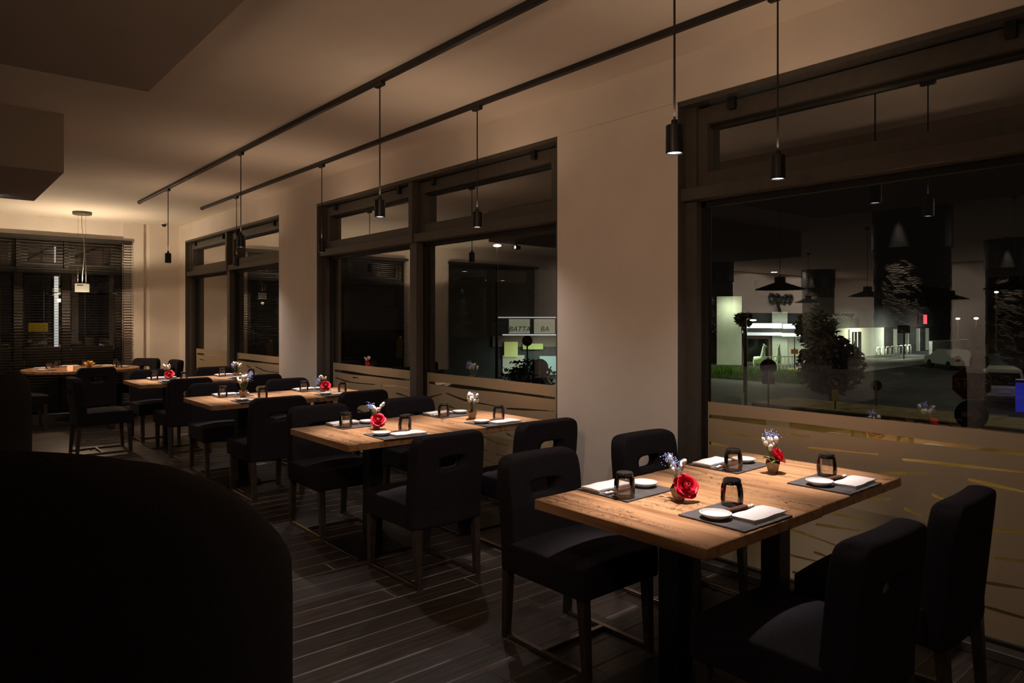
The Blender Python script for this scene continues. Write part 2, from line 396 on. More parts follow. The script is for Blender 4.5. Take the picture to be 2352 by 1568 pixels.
# partition further inside the hall, seen mirrored in the window
struct(MB().box(-14.9, -14.7, 2.2, 7.0, 0, CEIL).build('wall_inner', M['wall']))

# ------------------------------------------------------------------ windows
def film_mesh(u0, u1, z0, z1, lines, fmap):
    cu = bpy.data.curves.new('film', 'CURVE'); cu.dimensions = '2D'; cu.fill_mode = 'BOTH'
    def spl(pts):
        s = cu.splines.new('POLY'); s.points.add(len(pts) - 1)
        for p, (a, b) in zip(s.points, pts): p.co = (a, b, 0, 1)
        s.use_cyclic_u = True
    spl([(u0, z0), (u1, z0), (u1, z1), (u0, z1)])
    for ln, w in lines:
        pts = []
        n = len(ln)
        dense = []
        for i in range(n - 1):
            (a, b), (c, d) = ln[i], ln[i + 1]; k = 5
            for j in range(k): dense.append((a + (c - a) * j / k, b + (d - b) * j / k))
        dense.append(ln[-1])
        for _ in range(3):
            dense = [dense[0]] + [(dense[i][0], (dense[i - 1][1] + 2 * dense[i][1] + dense[i + 1][1]) / 4) for i in range(1, len(dense) - 1)] + [dense[-1]]
        cl = lambda a: min(max(a, u0 + .01), u1 - .01)
        m = len(dense)
        hw = [w * (.55 + .45 * sin(pi * min(1, (i + .6) / (m * .6)))) / 2 for i in range(m)]
        up = [(cl(a), b + hw[i]) for i, (a, b) in enumerate(dense)]; dn = [(cl(a), b - hw[i]) for i, (a, b) in enumerate(dense)]
        spl(up + dn[::-1])
    o = bpy.data.objects.new('tmp', cu); COL.objects.link(o)
    dg = bpy.context.evaluated_depsgraph_get(); dg.update()
    me = bpy.data.meshes.new_from_object(o.evaluated_get(dg)); bpy.data.objects.remove(o)
    for v in me.vertices: v.co = fmap(v.co.x, v.co.y)
    me.materials.clear(); me.materials.append(M['film']); me.name = 'frosted_film'
    return me

def window(name, u0, u1, mulls, axis, films, filmz=.98, top=2.78, hinges=True):
    """axis 'X': wall plane X=WALLX, u=Y, depth=+X ; axis 'Y': wall plane Y=WALLY, u=X, depth=+Y"""
    if axis == 'X': mp = lambda u, d, z: (WALLX + d, u, z)
    else: mp = lambda u, d, z: (u, WALLY + d, z)
    def bx(parts, nm, m, parent, ch=0):
        b = MB()
        for (a, b_, c, d, e, f) in parts:
            p = mp(a, c, e); q = mp(b_, d, f)
            b.box(min(p[0], q[0]), max(p[0], q[0]), min(p[1], q[1]), max(p[1], q[1]), e, f, ch=ch)
        return b.build(nm, m, parent)
    root = thing(name, None, None); root['kind'] = 'structure'
    D0, D1 = .07, .22
    bx([(u0, u0 + .085, D0, D1, .04, top - .03)], 'jamb', M['frame'], root); bx([(u1 - .085, u1, D0, D1, .04, top - .03)], 'jamb', M['frame'], root)
    bx([(u0, u0 + .006, .0, D0, 0, top)], 'reveal_strip', M['frame'], root); bx([(u1 - .006, u1, .0, D0, 0, top)], 'reveal_strip', M['frame'], root)
    bx([(u0, u1, 0, D1, top - .03, top + .002)], 'head', M['frame'], root)
    bx([(u0, u1, D0 - .02, D1, 0, .045)], 'sill', M['frame'], root, .004)
    bx([(u0 + .006, u1 - .006, .022, D1, 2.185, 2.262)], 'transom', M['frame'], root, .004)
    cuts = [u0] + mulls + [u1]
    for mu in mulls:
        bx([(mu - .055, mu + .055, .045, D1, .045, 2.19)], 'mullion', M['frame'], root, .004)
        bx([(mu - .03, mu + .03, .012, D1, 2.19, top - .03)], 'mullion', M['frame'], root, .004)
    for i in range(len(cuts) - 1):
        a = cuts[i] + (.085 if i == 0 else .055); b = cuts[i + 1] - (.085 if i == len(cuts) - 2 else .055)
        # lower light: gasket frame, pane, frosted film
        bx([(a, a + .03, .12, .17, .045, 2.185), (b - .03, b, .12, .17, .045, 2.185), (a, b, .12, .17, 2.15, 2.185), (a, b, .12, .17, .045, .06)], 'gasket', M['gasket'], root)
        g = GLASS_X - WALLX if axis == 'X' else GLASS_Y - WALLY
        pts = [mp(a + .01, g, .05), mp(b - .01, g, .05), mp(b - .01, g, 2.18), mp(a + .01, g, 2.18)]
        pm_ = MB().add(pts, [(3, 2, 1, 0)]); me = pm_.mesh('glass_pane', M['glass'], fix=False)
        link('glass_pane', me, root)
        if films is not None:
            ls = [l for l in films if all(a + .0 < (p[0]) < b + .05 or True for p in l[0]) and a - .06 <= (l[0][0][0] + l[0][-1][0]) / 2 <= b + .06]
            me = film_mesh(a + .03, b - .03, .062, filmz, ls, lambda u, z: Vector(mp(u, g - .006, z)))
            if axis == 'Y': me.materials[0] = M['film2']
            link('frosted_film', me, root)
        # upper tilting sash
        s0, s1, zs0, zs1 = a - .02, b + .02, 2.275, 2.735
        sash = bx([(s0, s0 + .085, .085, .17, zs0, zs1), (s1 - .085, s1, .085, .17, zs0, zs1), (s0 + .085, s1 - .085, .085, .17, zs1 - .10, zs1), (s0 + .085, s1 - .085, .085, .17, zs0, zs0 + .075)], 'sash', M['frame'], root)
        bx([(s0 + .085, s0 + .105, .12, .168, zs0 + .075, zs1 - .10), (s0 + .085, s1 - .085, .12, .168, zs1 - .118, zs1 - .10)], 'sash_gasket', M['gasket'], sash)
        pts = [mp(s0 + .085, g, zs0 + .07), mp(s1 - .085, g, zs0 + .07), mp(s1 - .085, g, zs1 - .1), mp(s0 + .085, g, zs1 - .1)]
        link('sash_pane', MB().add(pts, [(3, 2, 1, 0)]).mesh('sash_pane', M['coated'], fix=False), sash)
        if hinges:
            for hu in (s0 + .26, s1 - .26):
                bx([(hu - .022, hu + .022, .055, .09, zs1 - .055, zs1 + .02)], 'hinge', M['gasket'], sash, .006)
    return root
W3 = [[(2.47, .892), (1.91, .897), (1.33, .894), (.89, .897), (.70, .892)], [(2.38, .817), (2.08, .793)], [(2.49, .734), (2.33, .726)], [(1.97, .844), (1.84, .849)], [(1.86, .786), (1.49, .804)], [(1.38, .797), (.72, .822)], [(1.48, .715), (1.26, .75)], [(1.1, .749), (.75, .722)], [(1.25, .652), (1.19, .637)], [(1.37, .561), (1.29, .54)], [(1.54, .572), (1.43, .594)], [(1.72, .463), (1.55, .464)], [(1.81, .387), (1.58, .404)], [(1.95, .329), (1.82, .317), (1.67, .297)], [(1.82, .237), (1.71, .228)], [(2.18, .189), (1.91, .187), (1.73, .195)], [(1.94, .098), (1.87, .101)], [(1.02, .542), (.75, .57)], [(1.0, .417), (.76, .45)], [(1.04, .298), (.8, .322)], [(1.04, .19), (.74, .182)]]
W2 = [[(7.40, .892), (6.78, .885), (5.75, .887)], [(7.38, .813), (7.05, .781), (6.48, .797)], [(6.97, .839), (6.84, .845)], [(6.36, .792), (6.11, .813), (5.75, .803)], [(6.07, .742), (5.8, .72)], [(5.48, .888), (4.94, .884), (4.36, .888), (3.8, .885)], [(5.48, .75), (5.27, .799)], [(5.21, .811), (4.91, .766), (4.58, .763), (4.47, .756)], [(5.16, .7), (5.08, .688)], [(4.37, .754), (4.04, .775), (3.81, .79)], [(4.68, .492), (4.51, .461)], [(4.5, .459), (4.34, .457)], [(4.72, .388), (4.61, .376)], [(4.52, .367), (4.4, .367)], [(4.7, .305), (4.51, .289)], [(4.7, .254), (4.51, .245)], [(4.37, .553), (4.28, .535)], [(5.3, .42), (5.05, .40)], [(6.9, .5), (6.6, .47)], [(6.5, .33), (6.2, .35)]]
W1 = [[(12.43, .892), (11.6, .889), (10.75, .896)], [(12.3, .808), (11.77, .789)], [(10.50, .879), (9.79, .881), (8.82, .887)], [(10.16, .811), (9.79, .742)], [(9.82, .813), (9.46, .766), (8.85, .776)], [(11.5, .6), (11.1, .57)], [(10.3, .5), (9.9, .52)]]
wl = lambda A: [(l, .034 if i == 0 or abs(l[0][1] - .885) < .012 else .016) for i, l in enumerate(A)]
window('window_1', 8.63, 12.59, [10.62], 'X', wl(W1))
window('window_2', 3.63, 7.55, [5.60], 'X', wl(W2))
window('window_3', -1.37, 2.59, [.62], 'X', wl(W3))
window('window_4', -6.37, -2.41, [-4.39], 'X', [])
window('window_5', -.68, 2.65, [.60, 1.25, 1.87], 'Y', [], filmz=1.04, top=2.72, hinges=False)
window('window_6', -4.44, -1.85, [-3.15], 'Y', [], filmz=1.04, top=2.72, hinges=False)

# venetian blinds in front of the far windows
def blind(x0, x1, label, n=62):
    t = thing('venetian_blind', label, 'blind', (x0, 12.90, 0))
    w = x1 - x0
    MB().box(0, w, -.03, .03, 2.70, 2.755, ch=.004).build('headrail', M['slat'], t)
    MB().box(0, w, -.022, .022, .06, .085, ch=.004).build('bottom_rail', M['slat'], t)
    me = MB().add([(0, -.024, -.0012), (w, -.024, -.0012), (w, 0, .003), (0, 0, .003), (w, .024, -.0012), (0, .024, -.0012),
                   (0, -.024, .0), (w, -.024, .0), (w, 0, .0042), (0, 0, .0042), (w, .024, 0), (0, .024, 0)],
                  [(0, 1, 2, 3), (3, 2, 4, 5), (6, 7, 8, 9), (9, 8, 10, 11), (0, 1, 7, 6), (5, 4, 10, 11)]).mesh('slat', M['slat'])
    for i in range(n): link('slat', me, t, (0, 0, .11 + i * (2.57 / (n - 1))), (R(2), 0, 0))
    for cx_ in [.12 + k * (w - .24) / max(1, round(w / .62)) for k in range(round(w / .62) + 1)] + [w - .02]:
        for yy in (-.026, .026): MB().box(cx_ - .0016, cx_ + .0016, yy - .001, yy + .001, .07, 2.7).build('ladder_cord', M['slat'], t)
    return t
blind(-.74, 2.775, 'black horizontal slat blind over the far window behind the round table')
blind(-4.5, -1.8, 'black horizontal slat blind over the far wall window further left')

# ================================================================== TRACKS AND PENDANTS
for x, lab in ((2.33, 'left black ceiling track carrying four cylinder pendants'), (3.13, 'right black ceiling track nearer the windows with four cylinder pendants')):
    t = thing('lighting_track', lab, 'light track', (x, 0, 0))
    MB().box(-.017, .017, -3.2, 10.40, CEIL - .036, CEIL, ch=.003).build('rail', M['track'], t)
    MB().box(-.02, .02, 10.395, 10.41, CEIL - .04, CEIL, ch=.003).build('end_cap', M['track'], t)
def pendant(label, loc):
    t = thing('cylinder_pendant', label, 'pendant lamp', loc, 0, 'cylinder pendants on the tracks')
    MB().box(-.015, .015, -.045, .045, CEIL - .062, CEIL - .034, ch=.004).build('track_adapter', M['track'], t)
    MB().lathe([(.0045, 2.25), (.0045, CEIL - .05)], 8).build('rod', M['black'], t)
    b = MB().lathe([(.012, 2.275), (.014, 2.258), (.034, 2.252), (.0345, 2.248), (.0345, 2.142), (.0315, 2.140), (.030, 2.150)], 28, close=False)
    link('housing', shade(b.mesh('housing', M['black'])), t)
    MB().lathe([(.029, 2.146), (.020, 2.1445), (.004, 2.144)], 24).build('lens', M['led'], t, True)
    light('pendant_beam', 'SPOT', (0, 0, 2.13), P_BEAM, C_LED, t, spot_size=R(43), spot_blend=1, shadow_soft_size=.022)
    light('pendant_spill', 'SPOT', (0, 0, 2.13), P_WIDE, C_LED, t, spot_size=R(136), spot_blend=.8, shadow_soft_size=.022)
    light('added_bounce_glow', 'SPOT', (0, 0, 2.285), P_BOUNCE, (1, .67, .43), t, rot=(pi, 0, 0), spot_size=R(172), spot_blend=.8, shadow_soft_size=.03)  # added upward fill standing in for light bounced off the tables
    return t
TY = [1.71, 4.12, 6.53, 8.95]
LY = [1.73, 4.06, 6.60, 9.02]
TN = ['front table', 'second table', 'third table', 'fourth table']
p0 = pendant('black cylinder pendant lamp over the left half of the front table', (2.33, LY[0], 0))
for i in range(4):
    for j, x in enumerate((2.33, 3.13)):
        if i == 0 and j == 0: continue
        dup(p0, (x, LY[i], 0), 0, 'black cylinder pendant lamp over the %s half of the %s' % (('left', 'right')[j], TN[i]))

# glass disc pendant over the round table
t = thing('disc_pendant', 'pendant lamp with frosted box on a clear glass disc over the round table', 'pendant lamp', (1.93, 12.02, 0))
link('canopy', shade(MB().lathe([(.02, CEIL - .045), (.115, CEIL - .045), (.125, CEIL - .038), (.125, CEIL)], 36).mesh('canopy', M['greymetal'])), t)
for dx in (-.055, .05): MB().tube([(dx, 0, 2.0), (dx * .9, 0, CEIL - .04)], .0016, 6).build('suspension_wire', M['cable'], t)
MB().tube([(.0, 0, 1.99), (.006, 0, 2.15), (.028, 0, 2.42), (.022, 0, 2.62), (.0, 0, 2.8), (-.008, 0, 3.01)], .0042, 6).build('power_cord', M['cord'], t)
lb = MB().box(-.072, .072, -.072, .072, 1.868, 1.993, ch=.004).build('lamp_box', M['lampbox'], t, rot=(0, 0, R(-28)))
MB().box(-.045, .04, -.0745, -.073, 1.962, 1.976).build('label_plate', M['greymetal'], lb)
MB().lathe([(.02, 1.858), (.145, 1.858), (.148, 1.862), (.145, 1.867), (.02, 1.867)], 40).build('lit_plate', M['lampplate'], t)
MB().lathe([(.05, 1.846), (.455, 1.846), (.46, 1.851), (.455, 1.856), (.05, 1.856)], 48).build('glass_disc', M['lampglass'], t)
light('disc_lamp_up', 'SPOT', (0, 0, 2.03), P_UP, C_WARM, t, rot=(pi, 0, 0), spot_size=R(164), spot_blend=.25, shadow_soft_size=.06)
light('disc_lamp_glow', 'POINT', (0, 0, 1.79), 13, (1, .72, .47), t, shadow_soft_size=.03)
light('disc_lamp_down', 'SPOT', (0, 0, 1.83), P_DOWN, (1, .70, .46), t, spot_size=R(168), spot_blend=.35, shadow_soft_size=.03)
for k, (x, y, z, p, aim) in enumerate(BULK):  # the two near fixtures are added to house the fill lights
    t = thing('bulkhead_or_fill_spotlight', ('small black spotlight under the far bulkhead', 'small black added fill spotlight under the near bulkhead above the camera', 'small black added fill spotlight under the near bulkhead behind the camera')[k], 'spotlight', (x, y, 0))
    MB().lathe([(.004, z + .01), (.012, z + .01), (.012, 2.598 if k == 0 else 2.928), (.004, 2.598 if k == 0 else 2.928)], 12).build('stem', M['black'], t)
    d_ = (Vector(aim) - Vector((x, y, z))) if aim else Vector((1, 0, 0)); mx = Matrix.Translation((0, 0, z)) @ d_.to_track_quat('Z', 'Y').to_matrix().to_4x4()
    MB().lathe([(.004, -.06), (.03, -.06), (.033, .0), (.033, .035), (.028, .035), (.026, .012)], 20, mx, close=False).build('housing', M['black'], t)
    MB().lathe([(.003, .012), (.026, .012), (.026, .016), (.003, .016)], 16, mx).build('lens', M['spotw'], t)
# smoke detector / camera dome under the header near the corner
t = thing('ceiling_sensor', 'small dark dome sensor on the ceiling near the far right corner', 'sensor', (3.18, 12.55, 0))
MB().lathe([(.05, CEIL - .02), (.052, CEIL)], 20).build('mounting_plate', M['wall'], t)
MB().ball((0, 0, CEIL - .03), (.036, .036, .034), 16, 8).build('dome', M['black'], t, True)

# ================================================================== TABLES
def make_table(label, loc):
    t = thing('dining_table', label, 'table', loc, 0, 'square wooden table halves pushed together in pairs')
    me = MB().box(-.386, .386, -.405, .405, .708, .75, ch=.003).mesh('tabletop', M['wood']); link('tabletop', me, t)
    MB().box(-.047, .047, -.047, .047, .012, .70, ch=.004).build('column', M['steel'], t)
    MB().box(-.23, .23, -.23, .23, 0, .012, ch=.003).build('base_plate', M['steel'], t)
    MB().box(-.2, .2, -.2, .2, .700, .708).build('top_plate', M['steel'], t)
    return t
t0 = make_table('left half of the front oiled wood table', (2.31, TY[0], 0))
for i in range(4):
    for j, x in enumerate((2.31, 3.084)):
        if (i, j) == (0, 0): continue
        dup(t0, (x, TY[i] + (.006 if j else 0), 0), 0, '%s half of the %s, oiled wood on a black column' % (('left', 'right')[j], TN[i]) if i else 'right half of the front oiled wood table, nearest the window')

# ================================================================== CHAIRS
def chair_meshes():
    # backrest cage: grid with a hand hole
    xs = [-.236, -.224, -.155, -.072, -.028, .028, .072, .155, .224, .236]
    zs = [.318, .335, .46, .58, .622, .640, .708, .724, .765, .815, .84]
    th = .050
    v = []; f = []; nx, nz = len(xs), len(zs)
    def ins(x, z):   # pull the two upper corners in a little so the subdivision rounds them
        if z > .75 and abs(x) > .2: x *= .985 if z < .80 else .95 if z < .83 else .86
        if z > .80 and abs(x) > .2: z -= .012 if z < .83 else .024
        return x, z
    for s in (0, 1):
        for z in zs:
            for x in xs:
                X, Z = ins(x, z); v.append((X, -th if s == 0 else th, Z))
    idx = lambda s, i, k: s * nx * nz + k * nx + i
    hole = {(i, k) for i in (3, 4, 5) for k in (5, )}
    cells = {(i, k) for i in range(nx - 1) for k in range(nz - 1)} - hole
    for (i, k) in cells:
        f.append((idx(0, i, k), idx(0, i + 1, k), idx(0, i + 1, k + 1), idx(0, i, k + 1)))
        f.append((idx(1, i, k + 1), idx(1, i + 1, k + 1), idx(1, i + 1, k), idx(1, i, k)))
        for (di, dk, a, b) in ((-1, 0, (i, k + 1), (i, k)), (1, 0, (i + 1, k), (i + 1, k + 1)), (0, -1, (i, k), (i + 1, k)), (0, 1, (i + 1, k + 1), (i, k + 1))):
            if (i + di, k + dk) not in cells: f.append((idx(0, *b), idx(0, *a), idx(1, *a), idx(1, *b)))
    def post(c):
        y = c.y - .235 + .30 * c.x * c.x - .10 * max(0, c.z - .40)
        return Vector((c.x, y, c.z))
    back = subdiv(MB().add(v, f), M['fabric'], 2, 'backrest', post=post)
    # seat
    xs = [-.245, -.225, -.1, .1, .225, .245]; ys = [-.20, -.185, -.05, .12, .255, .272]; zs = [.325, .34, .44, .458]
    mb = MB(); v = []; ind = {}
    for k, z in enumerate(zs):
        for j, y in enumerate(ys):
            for i, x in enumerate(xs):
                if 0 < i < 5 and 0 < j < 5 and 0 < k < 3: continue
                ind[(i, j, k)] = len(v); v.append((x, y, z))
    f = []
    for k in (0, 3):
        for j in range(5):
            for i in range(5): f.append((ind[i, j, k], ind[i + 1, j, k], ind[i + 1, j + 1, k], ind[i, j + 1, k]))
    for k in range(3):
        for i in range(5):
            for j in (0, 5): f.append((ind[i, j, k], ind[i + 1, j, k], ind[i + 1, j, k + 1], ind[i, j, k + 1]))
        for j in range(5):
            for i in (0, 5): f.append((ind[i, j, k], ind[i, j + 1, k], ind[i, j + 1, k + 1], ind[i, j, k + 1]))
    def post2(c):
        u = max(0, (c.z - .43) / .03); cr = .030 * u * max(0, 1 - (c.x / .26) ** 2) * max(0, 1 - ((c.y - .04) / .27) ** 2)
        return Vector((c.x, c.y, c.z + cr))
    seat = subdiv(MB().add(v, f), M['fabric'], 2, 'seat', post=post2)
    return back, seat
BACK, SEAT = chair_meshes()
def leg_mesh(sx, sy):
    mb = MB(); a, b = .021, .0155
    tx, ty = sx * .205, (.232 if sy > 0 else -.245); bx_, by = sx * .20, (.25 if sy > 0 else -.268)
    vs = [(bx_ + i * b, by + j * b, .0) for i, j in ((-1, -1), (1, -1), (1, 1), (-1, 1))] + [(tx + i * a, ty + j * a, .345) for i, j in ((-1, -1), (1, -1), (1, 1), (-1, 1))]
    return mb.add(vs, [(3, 2, 1, 0), (4, 5, 6, 7), (0, 1, 5, 4), (1, 2, 6, 5), (2, 3, 7, 6), (3, 0, 4, 7)]).mesh('leg', M['leg'])
def make_chair(label):
    t = thing('dining_chair', label, 'chair', (0, 0, 0), 0, 'charcoal dining chairs at the tables')
    link('seat', SEAT, t); link('backrest', BACK, t)
    for sx in (-1, 1):
        for sy in (-1, 1): link('leg', leg_mesh(sx, sy), t)
        MB().box(sx * .20 - .013, sx * .20 + .013, -.25, .235, .001, .021, ch=.002).build('runner', M['runner'], t)
    MB().box(-.187, .187, -.035, -.009, .001, .021, ch=.002).build('crossbar', M['runner'], t)
    return t
ch0 = make_chair('x'); used = False
def chair(x, y, rz, label):
    global used
    if not used:
        used = True; ch0.location = (x, y, 0); ch0.rotation_euler = (0, 0, rz); ch0['label'] = label; return ch0
    return dup(ch0, (x, y, 0), rz, label)
dn, df = .60, .55
for i in range(4):
    for j, x in enumerate((2.31, 3.09)):
        nm = ('left', 'right')[j]
        jit = lambda a: random.uniform(-a, a)
        yn = TY[i] - dn + (0, .01, 0, -.01)[i]; r = R(jit(2))
        if i == 0 and j == 0: yn, r = 1.17, R(-1); x = 2.265
        if i == 0 and j == 1: x, yn, r = 2.95, 1.16, R(2)
        chair(x, yn, r, 'charcoal dining chair on the near side of the %s, %s place' % (TN[i], nm))
        yf = TY[i] + df; r = pi + R(jit(2))
        if i == 0 and j == 0: r = pi; x = 2.32
        if j == 1 and i == 0: yf += .04
        chair(x if j == 0 else (3.16 if i == 0 else 3.09), yf, r, 'charcoal dining chair on the far side of the %s, %s place' % (TN[i], nm))
chair(1.63, 8.98, R(-90), 'charcoal dining chair turned sideways at the left end of the fourth table')
# round table at the far window
RC = (1.93, 12.02)
t = thing('round_table', 'round wooden table in front of the slat blind under the disc lamp', 'table', (*RC, 0))
link('tabletop', shade(MB().lathe([(.05, .708), (.742, .708), (.75, .713), (.75, .745), (.745, .75), (.05, .75)], 64).mesh('tabletop', M['wood'])), t)
MB().box(-.13, .13, -.13, .13, .02, .70, ch=.004).build('pedestal', M['steel'], t)
MB().lathe([(.05, 0), (.34, 0), (.34, .015), (.05, .02)], 40).build('base_plate', M['steel'], t)
MB().box(-.3, .3, -.3, .3, .700, .708).build('top_plate', M['steel'], t)
chair(1.87, 10.92, R(2), 'charcoal dining chair in front of the round table, its back to the camera')
chair(2.90, 11.78, R(92), 'charcoal dining chair at the right of the round table, near the corner')
chair(2.72, 12.42, R(128), 'charcoal dining chair between the round table and the far corner')
t = thing('stool', 'low dark upholstered stool at the left of the round table', 'stool', (1.16, 11.35, 0))
me = SEAT.copy(); link('seat', me, t, (0, -.03, 0))
for sx in (-1, 1):
    for sy in (-1, 1): link('leg', leg_mesh(sx, sy), t)

# ================================================================== CURVED BOOTHS (dark shapes at left)
HT = [(0, 1.145), (10, 1.13), (18, 1.113), (34, 1.06), (50, .968), (66, .833), (82, .69), (98, .625), (120, .60), (180, .60)]
def booth(label, loc, rz, zb=1.13, zf=.60):
    t = thing('booth_seat', label, 'booth', loc, rz)
    ro, ri = .737, .60; n = 72; span = 285
    vs = []; fs = []
    # theta 0 = middle of the back (local -Y)
    prof = [(ro, 0.0), (ro, .33), (ro, .66), (ro - .004, .86), (ro - .02, .95), (ro - .05, .99), ((ro + ri) / 2, 1.0), (ri + .05, .99), (ri + .02, .95), (ri + .004, .86), (ri, .5), (ri, 0)]
    for k in range(n + 1):
        a = R(-span / 2 + span * k / n); u = abs(a) / R(span / 2)
        g = math.degrees(abs(a)); h = HT[-1][1]
        for (g0, h0), (g1, h1) in zip(HT, HT[1:]):
            if g0 <= g < g1: h = h0 + (h1 - h0) * (g - g0) / (g1 - g0); break
        e = 1 if 0 < k < n else .55
        for (r, z) in prof:
            if not 0 < k < n: r = (ro + ri) / 2 + (r - (ro + ri) / 2) * e
            vs.append((r * sin(a), -r * cos(a), .04 + z * (h - .04)))
    m = len(prof)
    for k in range(n):
        for i in range(m - 1): fs.append((k * m + i, (k + 1) * m + i, (k + 1) * m + i + 1, k * m + i + 1))
        fs.append((k * m + m - 1, (k + 1) * m + m - 1, (k + 1) * m, k * m))
    fs.append(tuple(range(m))); fs.append(tuple(reversed(range(n * m, n * m + m))))
    link('curved_back', shade(MB().add(vs, fs).mesh('curved_back', M['booth']), 60), t)
    link('seat_cushion', shade(MB().lathe([(.02, .06), (.57, .06), (.585, .08), (.585, .40), (.56, .445), (.4, .46), (.02, .465)], 40).mesh('seat_cushion', M['booth']), 50), t)
    MB().lathe([(.02, 0), (.52, 0), (.52, .06), (.02, .06)], 32).build('plinth', M['black'], t)
    return t
booth('dark curved booth seat looming in the left foreground, seen from behind', (.42, 2.85, 0), R(-22))
booth('dark curved booth seat at the left edge beyond the nearest booth', (-.10, 5.85, 0), R(66))

# ================================================================== TABLEWARE
def rip(a, z): return .035 * sin(7 * a + 26 * z) * (1 if .012 < z < .085 else .25) + .018 * sin(13 * a - 60 * z)
TB = shade(MB().lathe([(.0405, .0), (.0415, .01), (.0425, .03), (.0418, .05), (.0395, .07), (.0365, .085), (.034, .0905)], 48, close=False, ripple=rip).mesh('body', M['tumbler']), 80)
TBI = MB().lathe([(.0375, .0015), (.039, .03), (.037, .06), (.0335, .082)], 48, close=False, ripple=lambda a, z: .02 * sin(6 * a + 22 * z)).mesh('inner_wall', M['tumbler'], True)
TBB = shade(MB().lathe([(.006, .082), (.0325, .082), (.0345, .087), (.0345, .098), (.031, .102), (.006, .101)], 32).mesh('base', M['tumbase']), 50)
def napkin_mesh():
    mb = MB()
    for z0, z1, k in ((0, .007, 0), (.0075, .019, 1)):
        nx, ny = 8, 5; vs = []; fs = []
        for s in (0, 1):
            for j in range(ny + 1):
                for i in range(nx + 1):
                    x = -.105 + .21 * i / nx; y = -.05 + .10 * j / ny
                    ed = min(1, min(i, nx - i) / 1.0) * min(1, min(j, ny - j) / 1.0)
                    w = .0012 * sin(i * 1.3 + j * .7 + k * 2)
                    zz = z0 if s == 0 else z1 + w - (1 - ed) * (z1 - z0) * .45
                    sh = .003 * (k * 2 - 1) * (1 if i == nx else 0)
                    vs.append((x + sh, y + .0015 * sin(i * 1.1 + k), zz))
        n = (nx + 1) * (ny + 1); ix = lambda s, i, j: s * n + j * (nx + 1) + i
        for j in range(ny):
            for i in range(nx):
                fs.append((ix(1, i, j), ix(1, i + 1, j), ix(1, i + 1, j + 1), ix(1, i, j + 1))); fs.append((ix(0, i, j + 1), ix(0, i + 1, j + 1), ix(0, i + 1, j), ix(0, i, j)))
        for i in range(nx):
            for j in (0, ny): fs.append((ix(0, i, j), ix(0, i + 1, j), ix(1, i + 1, j), ix(1, i, j)))
        for j in range(ny):
            for i in (0, nx): fs.append((ix(0, i, j), ix(0, i, j + 1), ix(1, i, j + 1), ix(1, i, j)))
        mb.add(vs, fs)
    return shade(mb.mesh('napkin', M['linen']), 70)
NAP = napkin_mesh()
DISH = shade(MB().lathe([(.004, 0), (.030, 0), (.032, .003), (.050, .011), (.0575, .0185), (.0575, .021), (.054, .0215), (.051, .0165), (.046, .010), (.030, .0065), (.004, .006)], 40).mesh('dish', M['china']), 60)
def slate_mesh(seed):
    rnd = random.Random(seed); pts = []
    for (a, b, n) in (((-.156, -.138), (.156, -.138), 26), ((.156, -.138), (.156, .138), 22), ((.156, .138), (-.156, .138), 26), ((-.156, .138), (-.156, -.138), 22)):
        for i in range(n):
            k = i / n; pts.append((a[0] + (b[0] - a[0]) * k + rnd.uniform(-.0014, .0014), a[1] + (b[1] - a[1]) * k + rnd.uniform(-.0014, .0014)))
    return MB().prism(pts, 0, .006).mesh('slate_placemat', M['slate'])
SL = [slate_mesh(k) for k in range(4)]
STK = MB().tube([(-.065, .004, .0045), (.10, .004, .003)], [.0036, .0022], 8).tube([(-.065, -.004, .0045), (.10, -.004, .003)], [.0036, .0022], 8).mesh('stick', M['redst'], True)
SLV = MB().box(-.055, .055, -.011, .011, .0005, .0125, ch=.003).mesh('sleeve', M['brownst'])
REST = shade(MB().ball((-.012, 0, .007), (.011, .008, .007), 10, 6).ball((.012, 0, .007), (.011, .008, .007), 10, 6).ball((0, 0, .0055), (.012, .0065, .0055), 10, 6).mesh('chopstick_rest', M['china']), 80)
TZ = .7502
cnt = 0
def setting(cx, cy, rz, where, ti):
    global cnt
    rnd = random.Random(cnt * 7 + 3); cnt += 1
    mx = Matrix.Translation((cx, cy, 0)) @ Matrix.Rotation(rz + R(rnd.uniform(-2, 2)), 4, 'Z')
    def put(o, x, y, z, r=0, label=None, cat=None, group=None):
        p = mx @ Vector((x, y, z)); o.location = p; o.rotation_euler = (0, 0, mx.to_euler().z + r); tag(o, label, cat, group); return o
    put(link('slate_placemat', SL[cnt % 4]), 0, 0, TZ, 0, 'dark grey slate placemat at the %s' % where, 'placemat', 'slate placemats')
    z = TZ + .0062
    put(link('folded_napkin', NAP), .045, -.066, z, R(rnd.uniform(-3, 3)), 'folded white napkin on the placemat at the %s' % where, 'napkin', 'folded napkins')
    put(link('sauce_dish', DISH), -.093, .022, z, 0, 'small white sauce dish at the %s' % where, 'dish', 'white sauce dishes')
    g = thing('tumbler', None, None); put(g, .112, .088, z if True else 0, rnd.uniform(0, 6), 'upside down smoky tumbler at the %s' % where, 'glass', 'upside down tumblers')
    link('body', TB, g); link('inner_wall', TBI, g); link('base', TBB, g)
    put(link('chopstick_rest', REST), .128, .018, z, R(rnd.uniform(-8, 8)), 'tiny white chopstick rest at the %s' % where, 'rest', 'chopstick rests')
    c = thing('chopsticks', None, None); put(c, .046, .024, z + .004, R(-3), 'dark chopsticks in a brown sleeve at the %s' % where, 'chopsticks', 'sleeved chopsticks')
    link('sticks', STK, c); link('sleeve', SLV, c)
